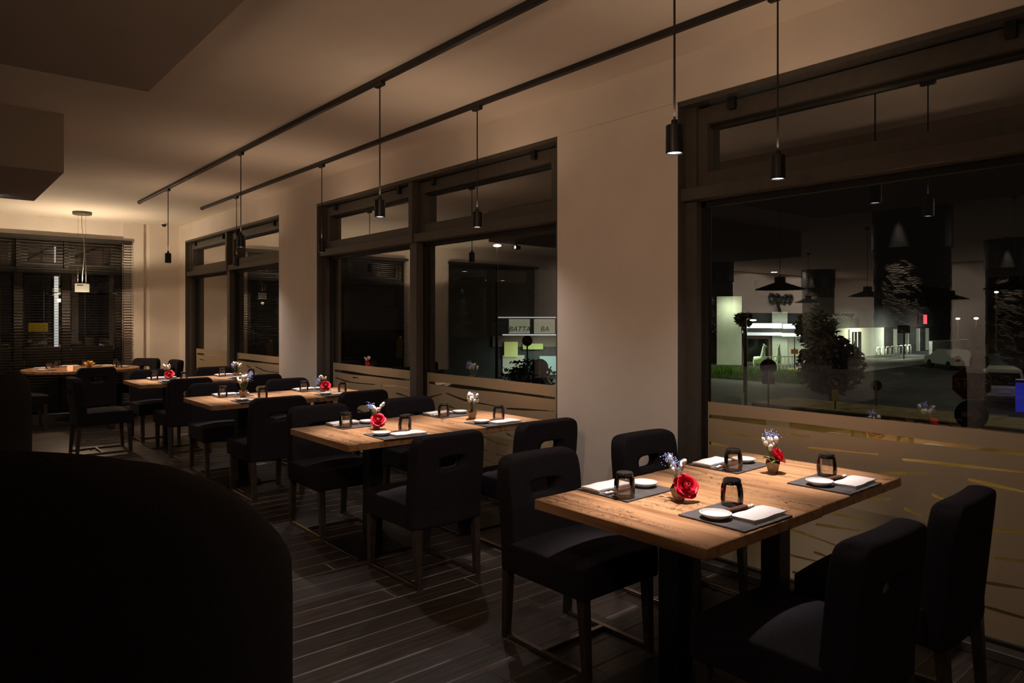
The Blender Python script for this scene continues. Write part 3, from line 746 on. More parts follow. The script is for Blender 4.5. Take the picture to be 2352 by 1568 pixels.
for i in range(4):
    for j, x in enumerate((2.318, 3.105)):
        nm = ('left', 'right')[j]; dy = .262 if i == 0 else .285
        setting(x, TY[i] - dy, 0, '%s near place of the %s' % (nm, TN[i]), i)
        setting(x, TY[i] + dy - (.0 if i == 0 else .02), pi, '%s far place of the %s' % (nm, TN[i]), i)

# ---- flowers
def petal(w, h, curl, cup):
    vs = []; fs = []; n, m = 4, 4
    for j in range(m + 1):
        t = j / m
        for i in range(n + 1):
            u = (i / n - .5) * 2; ww = w * (.55 + .75 * t - .32 * t * t * t)
            vs.append((ww * u * .5, -cup * (1 - u * u) * .0 + curl * t * t + cup * u * u * w, h * t * (1 - .10 * u * u * t)))
    for j in range(m):
        for i in range(n): k = j * (n + 1) + i; fs.append((k, k + 1, k + n + 2, k + n + 1))
    return MB().add(vs, fs)
def cup_petal(rmax, h, w, flare, ph=0):
    vs = []; fs = []; n, m = 6, 6
    for j in range(m + 1):
        t = j / m; rr = rmax * (sin(pi * min(1, t * .62 + .03)) ** .8) + flare * max(0, t - .72) / .28 * .012
        z = -.012 + h * (t ** .85) - flare * max(0, t - .8) / .2 * .006
        ww = R(w) * (.55 + .45 * sin(pi * min(1, .12 + t * .75)))
        for i in range(n + 1):
            u = (i / n - .5) * 2; q = rr * (1 - .05 * (u > .3) + .04 * (u < -.3)); zz = z - .004 * t * u * u
            vs.append((q * sin(ww * u), q * cos(ww * u), zz + .0008 * sin(9 * u + ph) * t))
    for j in range(m):
        for i in range(n): k = j * (n + 1) + i; fs.append((k, k + 1, k + n + 2, k + n + 1))
    return MB().add(vs, fs).mesh('petal', M['rose'], True, False)
P_IN = cup_petal(.0150, .046, 75, 0); P_MID = cup_petal(.0255, .043, 58, .5, 1); P_OUT = cup_petal(.037, .036, 48, 1, 2); P_OUT2 = cup_petal(.043, .028, 44, 1.2, 3)
HEART = MB().lathe([(.004, .0), (.014, .006), (.0155, .018), (.011, .030), (.005, .033), (.003, .024)], 14, ripple=lambda a, z: .12 * sin(2 * a + 200 * z)).mesh('rose', M['rosed'], True)
def rose(parent, loc, rot, sc):
    r = link('rose', HEART, parent, loc, rot); r.scale = (sc,) * 3
    for (me, n, z, off) in ((P_IN, 3, 0, 0), (P_MID, 4, 0, .4), (P_OUT, 5, 0, .15), (P_OUT2, 5, -.001, .6)):
        for k in range(n):
            o = link('petal', me, r, (0, 0, z + random.uniform(-.001, .001)), (0, 0, 2 * pi * (k + off) / n + random.uniform(-.1, .1)))
    return r
BUD = MB().ball((0, 0, .011), (.0088, .0088, .0145), 10, 6).mesh('bud', M['bud'], True)
LEAFM = None
def leaf_mesh():
    vs = []; fs = []; n, m = 4, 6
    for j in range(m + 1):
        t = j / m; w = .022 * sin(pi * (t * .93 + .05)) ** .8
        for i in range(n + 1):
            u = (i / n - .5) * 2; vs.append((w * u, .06 * t, .05 * t - .045 * t * t + abs(u) * .006))
    for j in range(m):
        for i in range(n): k = j * (n + 1) + i; fs.append((k, k + 1, k + n + 2, k + n + 1))
    return MB().add(vs, fs).mesh('leaf', M['leaf'], True, False)
LEAFM = leaf_mesh()
def vase(loc, label, seed, rose_at=None, blue_at=None, buds=8, bud_c=(0, 0), leaf=False, sc=1, big=False, cat='vase'):
    rnd = random.Random(seed); t = thing('flower_vase', label, cat, (*loc, TZ), rnd.uniform(0, .5), 'small vases of flowers')
    t.rotation_euler = (0, 0, 0)
    n = 6; vs = []; rot = rnd.uniform(0, 1)
    hs = [.062, .048, .060, .046, .058, .050]
    for k in range(n):
        a = rot + 2 * pi * k / n; vs.append((.021 * cos(a), .021 * sin(a), 0))
    for k in range(n):
        a = rot + .5 + 2 * pi * k / n; vs.append((.036 * cos(a), .036 * sin(a), hs[k]))
    fs = [tuple(reversed(range(n)))]
    for k in range(n):
        j = (k + 1) % n; fs += [(k, j, n + k), (j, n + j, n + k)]
    vs2 = [(.02 * cos(rot + 2 * pi * k / n), .02 * sin(rot + 2 * pi * k / n), .004) for k in range(n)] + [(.0335 * cos(rot + .5 + 2 * pi * k / n), .0335 * sin(rot + .5 + 2 * pi * k / n), hs[k]) for k in range(n)]
    fs2 = []
    for k in range(n):
        j = (k + 1) % n; fs2 += [(n + k, j, k), (n + k, n + j, j)]
        fs.append((n + k, n + j, 12 + n + j, 12 + n + k)) if False else None
    fs = [f for f in fs if f]
    MB().add(vs, fs).add(vs2, fs2).build('faceted_cup', M['vase'], t)
    st = MB()
    if buds:
        for k in range(buds):
            a = rnd.uniform(0, 2 * pi); rr = rnd.uniform(.006, .042)
            p = Vector((bud_c[0] + rr * cos(a), bud_c[1] + rr * sin(a), rnd.uniform(.105, .150)))
            st.tube([(rnd.uniform(-.008, .008), rnd.uniform(-.008, .008), .03), (p.x * .55, p.y * .55, p.z * .65), tuple(p)], .0011, 5)
            o = link('bud', BUD, t, p, (rnd.uniform(-.6, .6) + p.y * -6, p.x * 8, 0)); s_ = rnd.uniform(1.0, 1.3); o.scale = (s_,) * 3
    if blue_at:
        bl = MB()
        for q in range(4):
            c = Vector(blue_at) + Vector((rnd.uniform(-.022, .022), rnd.uniform(-.022, .022), rnd.uniform(-.03, .02)))
            st.tube([(0, 0, .03), (c.x * .6, c.y * .6, c.z * .6), tuple(c)], .0009, 5)
            for w in range(26):
                d = Vector((rnd.gauss(0, .011), rnd.gauss(0, .011), rnd.gauss(0, .012)))
                bl.ball(tuple(c + d), rnd.uniform(.0018, .0032), 5, 3); 
                if w % 4 == 0: bl.tube([tuple(c), tuple(c + d)], .0007, 4)
        tag(bl.build('blue_filler_flowers', M['blue'], t, True), kind='stuff')
    if rose_at:
        (x, y, z, tx, tz) = rose_at
        st.tube([(0, 0, .02), (x * .6, y * .6, z * .7), (x, y, z)], .0022, 6)
        rose(t, (x, y, z), (R(tx), 0, R(tz)), .98)
    if leaf:
        for (a, b) in ((150, 12), (205, 0), (-40, -8)):
            o = link('leaf', LEAFM, t, (0, 0, .05), (R(b), 0, R(a - 90)))
    st.build('stem', M['stem'], t, True)
    t.scale = (sc,) * 3
    return t
TX = (2.345, 3.105)
vase((TX[0], 1.72), 'bronze cup with red rose, blue and cream sprigs, left on the front table', 1, (.006, -.028, .060, 58, -28), (-.018, .012, .155), 7, (.005, .008))
vase((TX[1], 1.74), 'bronze cup with leaning red rose and green leaves, right on the front table', 2, (.014, -.006, .082, 48, 42), (.0, .012, .165), 7, (-.012, .012), leaf=True)
vase((TX[0], 4.13), 'bronze cup with red rose below cream sprigs, left on the second table', 3, (-.002, -.026, .058, 52, -30), (-.02, .012, .140), 9, (.005, .01))
vase((TX[1], 4.09), 'bronze cup with only cream and blue sprigs, right on the second table', 4, None, (.012, .02, .145), 17, (-.004, .0), sc=1.12)
vase((TX[0], 6.58), 'bronze cup with a broad blue and cream spray, left on the third table', 5, None, (.035, .0, .150), 15, (-.012, .0), sc=1.25)
vase((TX[1], 6.52), 'bronze cup with a red rose and cream sprigs, right on the third table', 6, (.016, -.022, .066, 58, -15), (-.03, .01, .12), 7, (-.014, .012))
vase((TX[0], 9.06), 'bronze cup with dark red rose under cream sprigs, left on the fourth table', 7, (.004, -.022, .058, 55, -30), None, 15, (.0, .01), sc=1.1)
vase((TX[1], 8.95), 'bronze cup with cream and blue sprigs, right on the fourth table', 8, None, (-.03, .01, .14), 17, (.006, .0), sc=1.12)
# round table dressing
t = thing('orange_flower', 'orange and yellow flower in a small cup on the round table', 'flower', (1.97, 11.72, TZ))
MB().lathe([(.022, 0), (.034, .05), (.030, .05), (.018, .01)], 12).build('cup', M['vase'], t)
for k in range(7):
    a = 2 * pi * k / 7; mb = petal(.05, .085, .02, .2); mb.build('petal', M['orange'] if k % 2 else M['yellowp'], t, True, (0, 0, .045), (R(-18 - 12 * (k % 3)), 0, a))
for k in range(4):
    link('bud', BUD, t, (-.045 + .01 * k, -.02, .05 + .012 * (k % 2)), (0, -.5, 0))
t = thing('tea_light', 'glowing tea light glass at the near edge of the round table', 'candle', (1.70, 11.50, TZ))
link('glass', shade(MB().lathe([(.02, 0), (.034, .004), (.036, .07), (.033, .072), (.030, .01)], 20).mesh('glass', M['candle'])), t)
MB().lathe([(.004, .006), (.024, .006), (.024, .024), (.004, .026)], 14).build('wax', M['china'], t)
rt = [(-.48, -.10, 90, 'left near'), (-.42, .30, 40, 'left far'), (-.02, .56, 0, 'rear'), (.42, .28, -40, 'right rear'), (.50, -.14, -90, 'right near')]
for k, (dx, dy, rz, nm) in enumerate(rt):
    mx = Matrix.Translation((RC[0] + dx, RC[1] + dy, TZ)) @ Matrix.Rotation(R(rz), 4, 'Z')
    o = link('folded_napkin', NAP); o.matrix_world = mx @ Matrix.Translation((-.04, .03, 0)); tag(o, 'folded white napkin at the %s place of the round table' % nm, 'napkin', 'napkins on the round table')
    o = link('sauce_dish', DISH); o.matrix_world = mx @ Matrix.Translation((-.14, -.085, 0)); tag(o, 'white dish at the %s place of the round table' % nm, 'dish', 'dishes on the round table')
    g = thing('tumbler', 'upside down smoky tumbler at the %s place of the round table' % nm, 'glass', (0, 0, 0), 0, 'tumblers on the round table')
    g.matrix_world = mx @ Matrix.Translation((.12, -.07, 0)); link('body', TB, g); link('inner_wall', TBI, g); link('base', TBB, g)

# ================================================================== HALL INTERIOR (mirrored in the window glass)
def column(loc, label):
    t = thing('stone_column', label, 'column', loc, 0, 'round stone columns of the hall')
    # rough courses of split stone
    prof = []; z = 0; k = 0; rnd = random.Random(5)
    mb = MB()
    n = 40; rows = 46; hz = 2.48 / rows; vs = []; fs = []
    for j in range(rows + 1):
        for i in range(n):
            a = 2 * pi * i / n; r = .475 + rnd.uniform(-.008, .010); vs.append((r * cos(a), r * sin(a), j * hz + (rnd.uniform(-.012, .012) if 0 < j < rows else 0)))
    for j in range(rows):
        for i in range(n): q = (i + 1) % n; fs.append((j * n + i, j * n + q, (j + 1) * n + q, (j + 1) * n + i))
    MB().add(vs, fs).build('stone_shaft', M['stone'], t)
    MB().lathe([(.40, 2.47), (.51, 2.47), (.51, CEIL - .002), (.40, CEIL - .002)], 40).build('black_collar', M['black'], t, False)
    return t
CL = [(-3.56, 3.98), (-9.35, 4.2), (-9.4, 11.1), (-15.1, 11.0)]
for k, (c, n_) in enumerate(zip(CL, ('nearest the window tables', 'second from the windows on the near row', 'second from the windows on the far row', 'deepest in the hall'))):
    column((*c, 0), 'round stone clad column with black collar, %s' % n_)
    d = thing('downlight', 'small ceiling downlight grazing the stone column %s' % n_, 'downlight', (c[0] + .60, c[1] - .02, 0), 0, 'downlights at the columns')
    MB().lathe([(.034, CEIL - .012), (.045, CEIL - .012), (.045, CEIL), (.034, CEIL)], 20).build('ring', M['black'], d)
    MB().lathe([(.003, CEIL - .006), (.03, CEIL - .006), (.03, CEIL - .003), (.003, CEIL - .003)], 16).build('lens', M['spotw'], d)
    light('downlight_beam', 'SPOT', (0, 0, CEIL - .02), 190, (1, .82, .6), d, rot=(0, R(3), 0), spot_size=R(34), spot_blend=.6, shadow_soft_size=.02)
def cone(loc, label, rr=.31):
    t = thing('cone_pendant', label, 'pendant lamp', loc, 0, 'wide black shade pendants of the hall')
    link('shade', shade(MB().lathe([(rr, 1.86), (rr * .98, 1.872), (rr * .45, 1.93), (.07, 1.955), (.068, 2.03), (.03, 2.035), (.03, 2.02), (.05, 1.95), (rr * .44, 1.92), (rr * .96, 1.862)], 36, close=False).mesh('shade', M['black']), 30), t)
    MB().lathe([(.004, 2.03), (.004, CEIL - .03)], 6).build('cord', M['black'], t)
    MB().lathe([(.008, CEIL - .05), (.05, CEIL - .012), (.05, CEIL)], 16).build('canopy', M['black'], t)
    return t
cone((-1.40, 4.80, 0), 'black wide shade pendant lamp closest to the window tables')
cone((-10.0, 11.6, 0), 'black wide shade pendant lamp by the far row column')
cone((-9.1, 8.3, 0), 'black wide shade pendant lamp in the middle of the hall')
cone((-5.25, 5.3, 0), 'black wide shade pendant lamp beyond the nearest column')
cone((-8.35, 5.0, 0), 'black wide shade pendant lamp beside the near row column')
cone((-3.4, 2.7, 0), 'black wide shade pendant lamp before the nearest column', .34)
# low dark partition before the far wall and raised script lettering on the wall
t = thing('low_partition', 'low dark partition wall at the far end of the hall', 'partition', (0, 0, 0))
MB().box(-20.2, -10.4, 12.1, 12.25, 0, 1.62).build('panel', M['black'], t)
MB().box(-20.2, -10.4, 12.06, 12.29, 1.62, 1.66).build('cap', M['steel'], t)
t = thing('script_sign', 'dark raised script lettering on the pale hall wall', 'sign', (-16.2, 12.93, 2.15))
def loop(pts, r=.055):
    out = []
    for k in range(len(pts) - 1):
        for s in range(4):
            a = Vector(pts[max(k - 1, 0)]); b = Vector(pts[k]); c = Vector(pts[k + 1]); d = Vector(pts[min(k + 2, len(pts) - 1)]); q = s / 4
            out.append(tuple(.5 * ((2 * b) + (c - a) * q + (2 * a - 5 * b + 4 * c - d) * q * q + (3 * b - a - 3 * c + d) * q ** 3)))
    return MB().tube(out + [tuple(pts[-1])], r, 6)
def L2(pts, r=.055): return loop([(x, 0, z) for x, z in pts], r)
L2([(.72, .06), (.62, .18), (.46, .16), (.42, .0), (.52, -.1), (.66, -.06), (.72, .06)]).build('letter', M['black'], t, True)           # o
L2([(.40, .12), (.30, .1), (.12, -.22), (-.06, -.5)], .065).build('letter', M['black'], t, True)                                            # p stem
L2([(.30, .1), (.2, .18), (.06, .14), (.06, -.02), (.2, -.06), (.26, .0)]).build('letter', M['black'], t, True)                              # p bowl
L2([(.0, .14), (-.04, -.04), (-.16, -.08), (-.24, .0), (-.24, .14), (-.28, -.06)]).build('letter', M['black'], t, True)                      # u
L2([(-.36, -.06), (-.5, -.08), (-.56, .02), (-.42, .08), (-.44, .17), (-.58, .16)]).build('letter', M['black'], t, True)                     # s
L2([(-.64, .06), (-.7, .17), (-.84, .14), (-.86, 0), (-.74, -.07), (-.64, .06)]).build('letter', M['black'], t, True)
# flower arrangement on a stand in the hall
t = thing('hall_flower_stand', 'dark tall vase with white blossoms standing in the hall', 'vase', (-13.6, 9.6, 0))
MB().box(-.16, .16, -.16, .16, 0, 1.0, ch=.01).build('pedestal', M['black'], t)
link('vase', shade(MB().lathe([(.05, 1.0), (.09, 1.02), (.11, 1.2), (.05, 1.36), (.06, 1.4)], 20).mesh('vase', M['brownst'])), t)
bl = MB(); rnd = random.Random(4)
for k in range(60): bl.ball((rnd.gauss(0, .17), rnd.gauss(0, .17), 1.5 + rnd.gauss(0, .05)), .03, 5, 3)
tag(bl.build('white_blossoms', M['bud'], t, True), kind='stuff')
light('hall_downlight', 'SPOT', (-13.4, 9.5, 3.0), 60, (1, .95, .8), spot_size=R(30), spot_blend=.5, shadow_soft_size=.05)

# ================================================================== STREET OUTSIDE
G = -2.1
tag(MB().box(3.95, 11.0, -22, 34, -.4, -.12).build('terrace', M['verge']), 'bare strip of ground along the windows outside', 'ground', kind='structure')
tag(MB().add([(11.0, -22, -.12), (11.0, 60, -.12), (13.5, 60, G), (13.5, -22, G)], [(0, 1, 2, 3)]).build('embankment', M['verge']), 'grassy slope falling from the windows to the street', 'slope', kind='structure')
tag(MB().add([(-60, 13.4, G), (-60, 200, G), (240, 200, G), (240, -80, G), (13.4, -80, G), (13.4, 13.4, G)], [(5, 4, 3, 2), (5, 2, 1, 0)]).build('street', M['asphalt']), 'dark asphalt street outside', 'street', kind='structure')
t = tag(MB().box(26.5, 29.5, 5, 15.8, G, G + .12, ch=.02).build('traffic_island', M['verge']), 'dry grass traffic island below the window', 'island')
def pole(mb, h, r=.035, z0=G): mb.lathe([(r, z0), (r, z0 + h)], 10)
def facing(x, y): return math.atan2(-x, y)       # local -Y towards the room
def plate(parent, name, m, poly, y0, y1, z, tiltz=0):
    return MB().prism(poly, y0, y1, Matrix.Translation((0, 0, z)) @ Matrix.Rotation(R(90), 4, 'X')).build(name, m, parent)
circ = lambda r, n=24, sx=1: [(r * sx * cos(2 * pi * k / n), r * sin(2 * pi * k / n)) for k in range(n)]
octo = lambda r: [(r * cos(2 * pi * (k + .5) / 8), r * sin(2 * pi * (k + .5) / 8)) for k in range(8)]
rect = lambda w, h: [(-w / 2, -h / 2), (w / 2, -h / 2), (w / 2, h / 2), (-w / 2, h / 2)]
def text_part(body, size, parent, m, loc, name='lettering', shear=0, ext=.004):
    cu = bpy.data.curves.new(name, 'FONT'); cu.body = body; cu.size = size; cu.align_x = 'CENTER'; cu.align_y = 'CENTER'; cu.extrude = ext; cu.shear = shear
    o = bpy.data.objects.new('tmp', cu); COL.objects.link(o); dg = bpy.context.evaluated_depsgraph_get(); dg.update()
    me = bpy.data.meshes.new_from_object(o.evaluated_get(dg)); bpy.data.objects.remove(o); me.materials.clear(); me.materials.append(m)
    return link(name, me, parent, loc, (R(90), 0, 0))
# stop sign with the round arrow sign below it
x, y = 16.01, 4.75
t = thing('stop_sign', 'octagonal STOP sign above a round blue arrow sign on one post', 'road sign', (x, y, 0), facing(x, y) + R(8))
mb = MB(); mb.lathe([(.03, G), (.03, .62)], 10).build('post', M['signback'], t)
plate(t, 'octagon_border', M['letter'], octo(.355), .03, .04, .20); plate(t, 'octagon_plate', M['signr'], octo(.335), .036, .046, .20)
text_part('STOP', .25, t, M['letter'], (0, -.048, .20))
rs = plate(t, 'round_blue_plate', M['signb'], circ(.29), .03, .04, -.42)
plate(t, 'white_arrow', M['letter'], [(-.17, -.045), (.03, -.045), (.03, -.14), (.2, 0), (.03, .14), (.03, .045), (-.17, .045)], .041, .045, -.42)
# assembled sign post to its left, farther away
x, y = 23.05, 6.63
t = thing('restriction_signs', 'post with round sign, white plate and red ring sign behind the STOP sign', 'road sign', (x, y, 0), facing(x, y))
MB().lathe([(.035, G), (.035, 1.3)], 10).build('post', M['signback'], t)
plate(t, 'round_plate', M['signr'], circ(.27), .036, .046, .98); plate(t, 'centre_bar', M['letter'], rect(.07, .26), .047, .05, .98)
plate(t, 'white_plate', M['signw'], rect(.42, .34), .036, .046, .58)
plate(t, 'red_mark', M['signr'], rect(.18, .07), .047, .05, .66)
plate(t, 'ring_sign', M['signr'], circ(.24), .036, .046, .27); plate(t, 'ring_centre', M['letter'], circ(.16), .047, .05, .27); text_part('30', .2, t, M['signb'], (0, -.053, .27), 'number')
# keep right sign with yellow marker
x, y = 26.92, 12.53
t = thing('keep_right_sign', 'round blue sign with diagonal arrow over a yellow marker in front of the bush', 'road sign', (x, y, 0), facing(x, y))
MB().lathe([(.03, G + .125), (.03, -.7)], 10).build('post', M['pole'], t)
plate(t, 'white_rim', M['letter'], circ(.235), .03, .038, -.95); plate(t, 'blue_plate', M['signb'], circ(.215), .036, .044, -.95)
ar = [(-.14, -.035), (.02, -.035), (.02, -.10), (.16, 0), (.02, .10), (.02, .035), (-.14, .035)]
a = R(-45); plate(t, 'yellow_arrow', M['yellow'], [(p * cos(a) - q * sin(a), p * sin(a) + q * cos(a)) for p, q in ar], .045, .05, -.95)
MB().box(-.115, .115, -.08, .0, -1.66, -1.24, ch=.01).build('yellow_marker', M['yellow'], t)
# two signs seen from behind
def back_sign(loc, r, zc, rect_z, label, z0=G):
    t = thing('sign_back', label, 'road sign', (loc[0], loc[1], 0), facing(*loc))
    MB().lathe([(.03, z0), (.03, zc + r)], 10).build('post', M['pole'], t)
    plate(t, 'round_plate', M['signback'], circ(r), -.045, -.035, zc)
    if rect_z is not None: plate(t, 'square_plate', M['signback'], rect(.4, .34), -.045, -.035, rect_z)
    for dz in (-.12, .12): MB().box(-.05, .05, -.036, .036, zc + dz - .015, zc + dz + .015).build('clamp', M['pole'], t)
back_sign((22.2, 12.61), .27, -.16, -.58, 'back of a round road sign with a square plate, before the lit lawn')
back_sign((29.15, 11.94), .21, -1.17, None, 'back of a small round road sign right of the bush', G + .125)
back_sign((13.58, 14.71), .24, .10, -.34, 'dark back of a round road sign seen in the middle window')
# no entry sign in the middle window
x, y = 18.63, 20.92
t = thing('no_entry_sign', 'round red no entry sign with a pale bar seen in the middle window', 'road sign', (x, y, 0), facing(x, y))
MB().lathe([(.03, G), (.03, .7)], 10).build('post', M['signback'], t); plate(t, 'red_plate', M['signr'], circ(.21), .03, .04, .6); plate(t, 'pale_bar', M['orangep'], rect(.32, .075), .041, .045, .6)
# street lamps
t = thing('street_lamp', 'slim brown lamp post with a lit head before the shops', 'street lamp', (24.32, 14.75, 0), facing(24.3, 14.7))
MB().lathe([(.06, G), (.045, 1.45)], 10).build('post', M['pole'], t); MB().tube([(0, 0, 1.42), (.1, 0, 1.5), (.2, 0, 1.46)], .02, 8).build('arm', M['pole'], t)
MB().ball((.27, 0, 1.42), (.13, .07, .035), 12, 6).build('lamp_head', M['floodl'], t, True, rot=(0, 0, 0))
light('street_lamp_light', 'POINT', (.3, .6, 1.1), 26, (.9, 1, .7), t, shadow_soft_size=.1)
t = thing('street_lamp', 'tall street lamp with an amber lit head seen in the middle window', 'street lamp', (16.44, 20.15, 0), facing(16.4, 20.1))
MB().lathe([(.06, G), (.04, 4.1)], 10).build('post', M['signback'], t); MB().ball((.02, -.05, 4.16), (.15, .08, .05), 12, 6).build('lamp_head', M['streetl'], t, True)
# shrub / small tree
def shrub(name, label, cat, loc, rx, rz, zc, n, m, seed, trunk=1, ls=.16):
    t = thing(name, label, cat, loc); rnd = random.Random(seed); mb = MB()
    for k in range(n):
        u, v, w = rnd.gauss(0, 1), rnd.gauss(0, 1), rnd.gauss(0, 1); L_ = math.sqrt(u * u + v * v + w * w) or 1; q = rnd.uniform(.45, 1.08)
        p = Vector((u / L_ * rx * q, v / L_ * rx * q, zc + w / L_ * rz * q))
        d = Vector((rnd.gauss(0, 1), rnd.gauss(0, 1), rnd.gauss(0, .6))).normalized(); e = d.cross(Vector((rnd.gauss(0, 1), rnd.gauss(0, 1), rnd.gauss(0, 1)))).normalized()
        s = ls * rnd.uniform(.6, 1.3); mb.add([tuple(p - d * s), tuple(p + e * s * .45), tuple(p + d * s), tuple(p - e * s * .45)], [(0, 1, 2, 3)])
    tag(mb.build('foliage', m, t), kind='stuff')
    if trunk:
        mb = MB(); mb.tube([(0, 0, 0), (.03, 0, zc * .6), (-.05, .02, zc)], [.09 * trunk, .07 * trunk, .04 * trunk], 8)
        for k in range(5):
            a = k * 1.26; mb.tube([(0, 0, zc * .5), (rx * .4 * cos(a), rx * .4 * sin(a), zc), (rx * .7 * cos(a), rx * .7 * sin(a), zc + rz * .5)], [.05 * trunk, .03 * trunk, .012 * trunk], 6)
        mb.build('trunk', M['bark'], t)
    return t
shrub('shrub', 'large dark reddish shrub on the traffic island', 'shrub', (30.3, 14.3, G), 1.30, 1.25, 1.55, 2600, M['bush'], 3)
shrub('small_tree', 'dark green small tree rising behind the reddish shrub', 'tree', (33.6, 16.6, G), .95, .9, 3.05, 1300, M['bushg'], 9)
shrub('small_tree', 'thin leafy tree top behind the lamp post', 'tree', (31.0, 18.9, G), .42, .34, 3.55, 240, M['bushg'], 10, .4)
shrub('shrub', 'low leafy bush in front of the lit shop seen in the middle window', 'shrub', (19.6, 22.0, G), 1.1, .75, 1.1, 900, M['bushg'], 12, True, .13)
shrub('conifer', 'dark green conifer seen through the farthest window', 'tree', (10.9, 31.0, G), .9, 1.8, 2.4, 900, M['bushg'], 13)
# lit lawn with grass, white statues and rail fence
tag(MB().box(37.0, 44.5, 19.2, 27.5, G, G + .10).build('lawn', M['grass']), 'bright green lit lawn below the shop sign', 'lawn')
rnd = random.Random(6); mb = MB()
for k in range(5000):
    x, y = rnd.uniform(37, 42.3), rnd.uniform(19.2, 27.5); hh = rnd.uniform(.15, .42); a = rnd.uniform(0, pi); dx, dy = .05 * cos(a), .05 * sin(a); b = rnd.uniform(-.12, .12)
    mb.add([(x - dx, y - dy, G + .1), (x + dx, y + dy, G + .1), (x + b, y + b, G + .1 + hh)], [(0, 1, 2)])
tag(mb.build('lawn_grass', M['blade']), 'tufts of lit green grass on the lawn', 'grass', kind='stuff')
def statue(loc, rz, label, up):
    t = thing('animal_statue', label, 'statue', loc, rz)
    mb = MB()
    def chain(pts, rs): mb.tube(pts, rs, 10)
    if up:
        chain([(0, .1, .75), (0, .1, 1.0), (0, .05, 1.5), (0, 0, 1.95), (0, -.05, 2.12)], [.30, .30, .20, .13, .11]); chain([(0, 0, 2.05), (0, -.2, 2.02), (0, -.3, 1.96)], [.12, .11, .08])
        chain([(0, .1, .85), (0, .5, .85), (0, 1.0, .85)], [.3, .32, .28])
    else:
        chain([(0, .15, .7), (0, .1, 1.0), (0, .0, 1.45), (0, -.1, 1.85)], [.34, .32, .2, .12]); chain([(0, -.05, 1.8), (0, -.25, 1.78), (0, -.36, 1.72)], [.12, .1, .07])
        chain([(0, .15, .85), (0, .6, .85), (0, 1.0, .85)], [.3, .32, .28])
    for sx in (-.17, .17):
        for yy in (.0, .95): chain([(sx, yy, 0), (sx, yy, .4), (sx * .9, yy, .85)], [.065, .07, .11])
        chain([(sx * .5, .0, 2.1 if up else 1.85), (sx * .8, .02, 2.28 if up else 2.02)], [.05, .015])
    mb.build('body', M['statue'], t, True)
    mb = MB()
    for sx in (-.06, .06): mb.ball((sx * 1.5, -.16, 2.08 if up else 1.82), .03, 6, 4)
    mb.build('eyes', M['black'], t)
    return t
statue((44.9, 24.75, G + .1), facing(45, 25) + R(10), 'right hand white animal statue behind the rail fence', True).scale = (.66, .66, .78)
statue((44.3, 25.5, G + .1), facing(44, 25) + R(75), 'left hand white animal statue partly hidden by a sign back', True).scale = (.66, .66, .78)
t = thing('rail_fence', 'white rail fence round the lit lawn', 'fence', (42.6, 24.6, G + .11), math.atan2(-1.74, 2.05))
for z in (.45, .95): MB().box(0, 4.4, -.025, .025, z, z + .05).build('rail', M['statue'], t)
for k in range(19): MB().box(k * .24, k * .24 + .035, -.02, .02, .05, 1.0).build('baluster', M['statue'], t)
t = thing('orange_notice', 'small orange notice plate on a thin post by the fence', 'sign', (42.9, 22.56, 0), facing(42.9, 22.5))
MB().lathe([(.04, G + .105), (.04, -.4)], 8).build('post', M['signback'], t); plate(t, 'plate', M['orangep'], rect(.42, .3), .03, .05, -.62)
MB().box(-.55, .55, -.12, .12, G + .105, G + .36, ch=.04).build('yellow_planter', M['yellow'], t)
light('street_or_fill_light', 'SPOT', (39.6, 22.4, 2.4), 420, (.95, 1, .62), spot_size=R(120), spot_blend=.6, shadow_soft_size=.2)
# shop building with fluorescent sign bands
def bface(x, y): return facing(x, y)
sx, sy = 49.5, 27.6; rz = facing(sx, sy) + R(3)
t = thing('shop_building', 'low shop with pale walls and two bright white fluorescent sign bands', 'building', (sx, sy, G), rz)
MB().box(-4.2, 4.4, 2.2, 6, 0, 5.2).build('wall', M['facaded'], t)
MB().box(-4.2, -2.35, .6, 2.2, 0, 5.3).build('side_wall', M['facade'], t)
MB().box(-.1, 1.0, 1.5, 2.2, 0, 4.1).build('pale_bay', M['facade'], t)
MB().box(1.0, 3.6, 1.9, 2.2, 0, 2.6).build('shop_front', M['facade'], t)
MB().box(-2.3, -.1, 1.9, 2.2, 0, 2.6).build('shop_front', M['facadeb'], t)
for (a, b, z0, z1, m) in ((-2.2, .55, 2.85, 3.22, 'tube'), (.62, 3.3, 2.82, 3.18, 'tube'), (-2.2, .55, 2.28, 2.52, 'tube2'), (.55, 3.3, 2.22, 2.48, 'tube2'), (-3.3, -2.2, 2.45, 2.66, 'tube2')):
    MB().box(a, b, .7, .82, z0, z1, ch=.02).build('light_band', M[m], t)
MB().box(-2.25, 3.35, .84, 1.9, 2.55, 2.80).build('canopy', M['facaded'], t)
MB().box(-1.9, -.35, 1.84, 1.9, .25, 2.0).build('shop_window', M['carg'], t)
for xx in (1.5, 2.3, 3.1): MB().box(xx, xx + .05, 1.84, 1.9, .1, 2.2).build('window_bar', M['signback'], t)
light('shop_light', 'AREA', (-3.2, -.6, 4.6), 38, (.9, 1, .72), t, rot=(R(50), 0, 0), size=.5)
light('shop_light', 'AREA', (.8, -1.2, 2.9), 120, (.86, 1, .80), t, rot=(R(28), 0, 0), size=1.5)
light('shop_light', 'AREA', (-3.0, -5.0, 3.8), 300, (.86, 1, .66), t, rot=(R(-12), 0, 0), size=1.0)
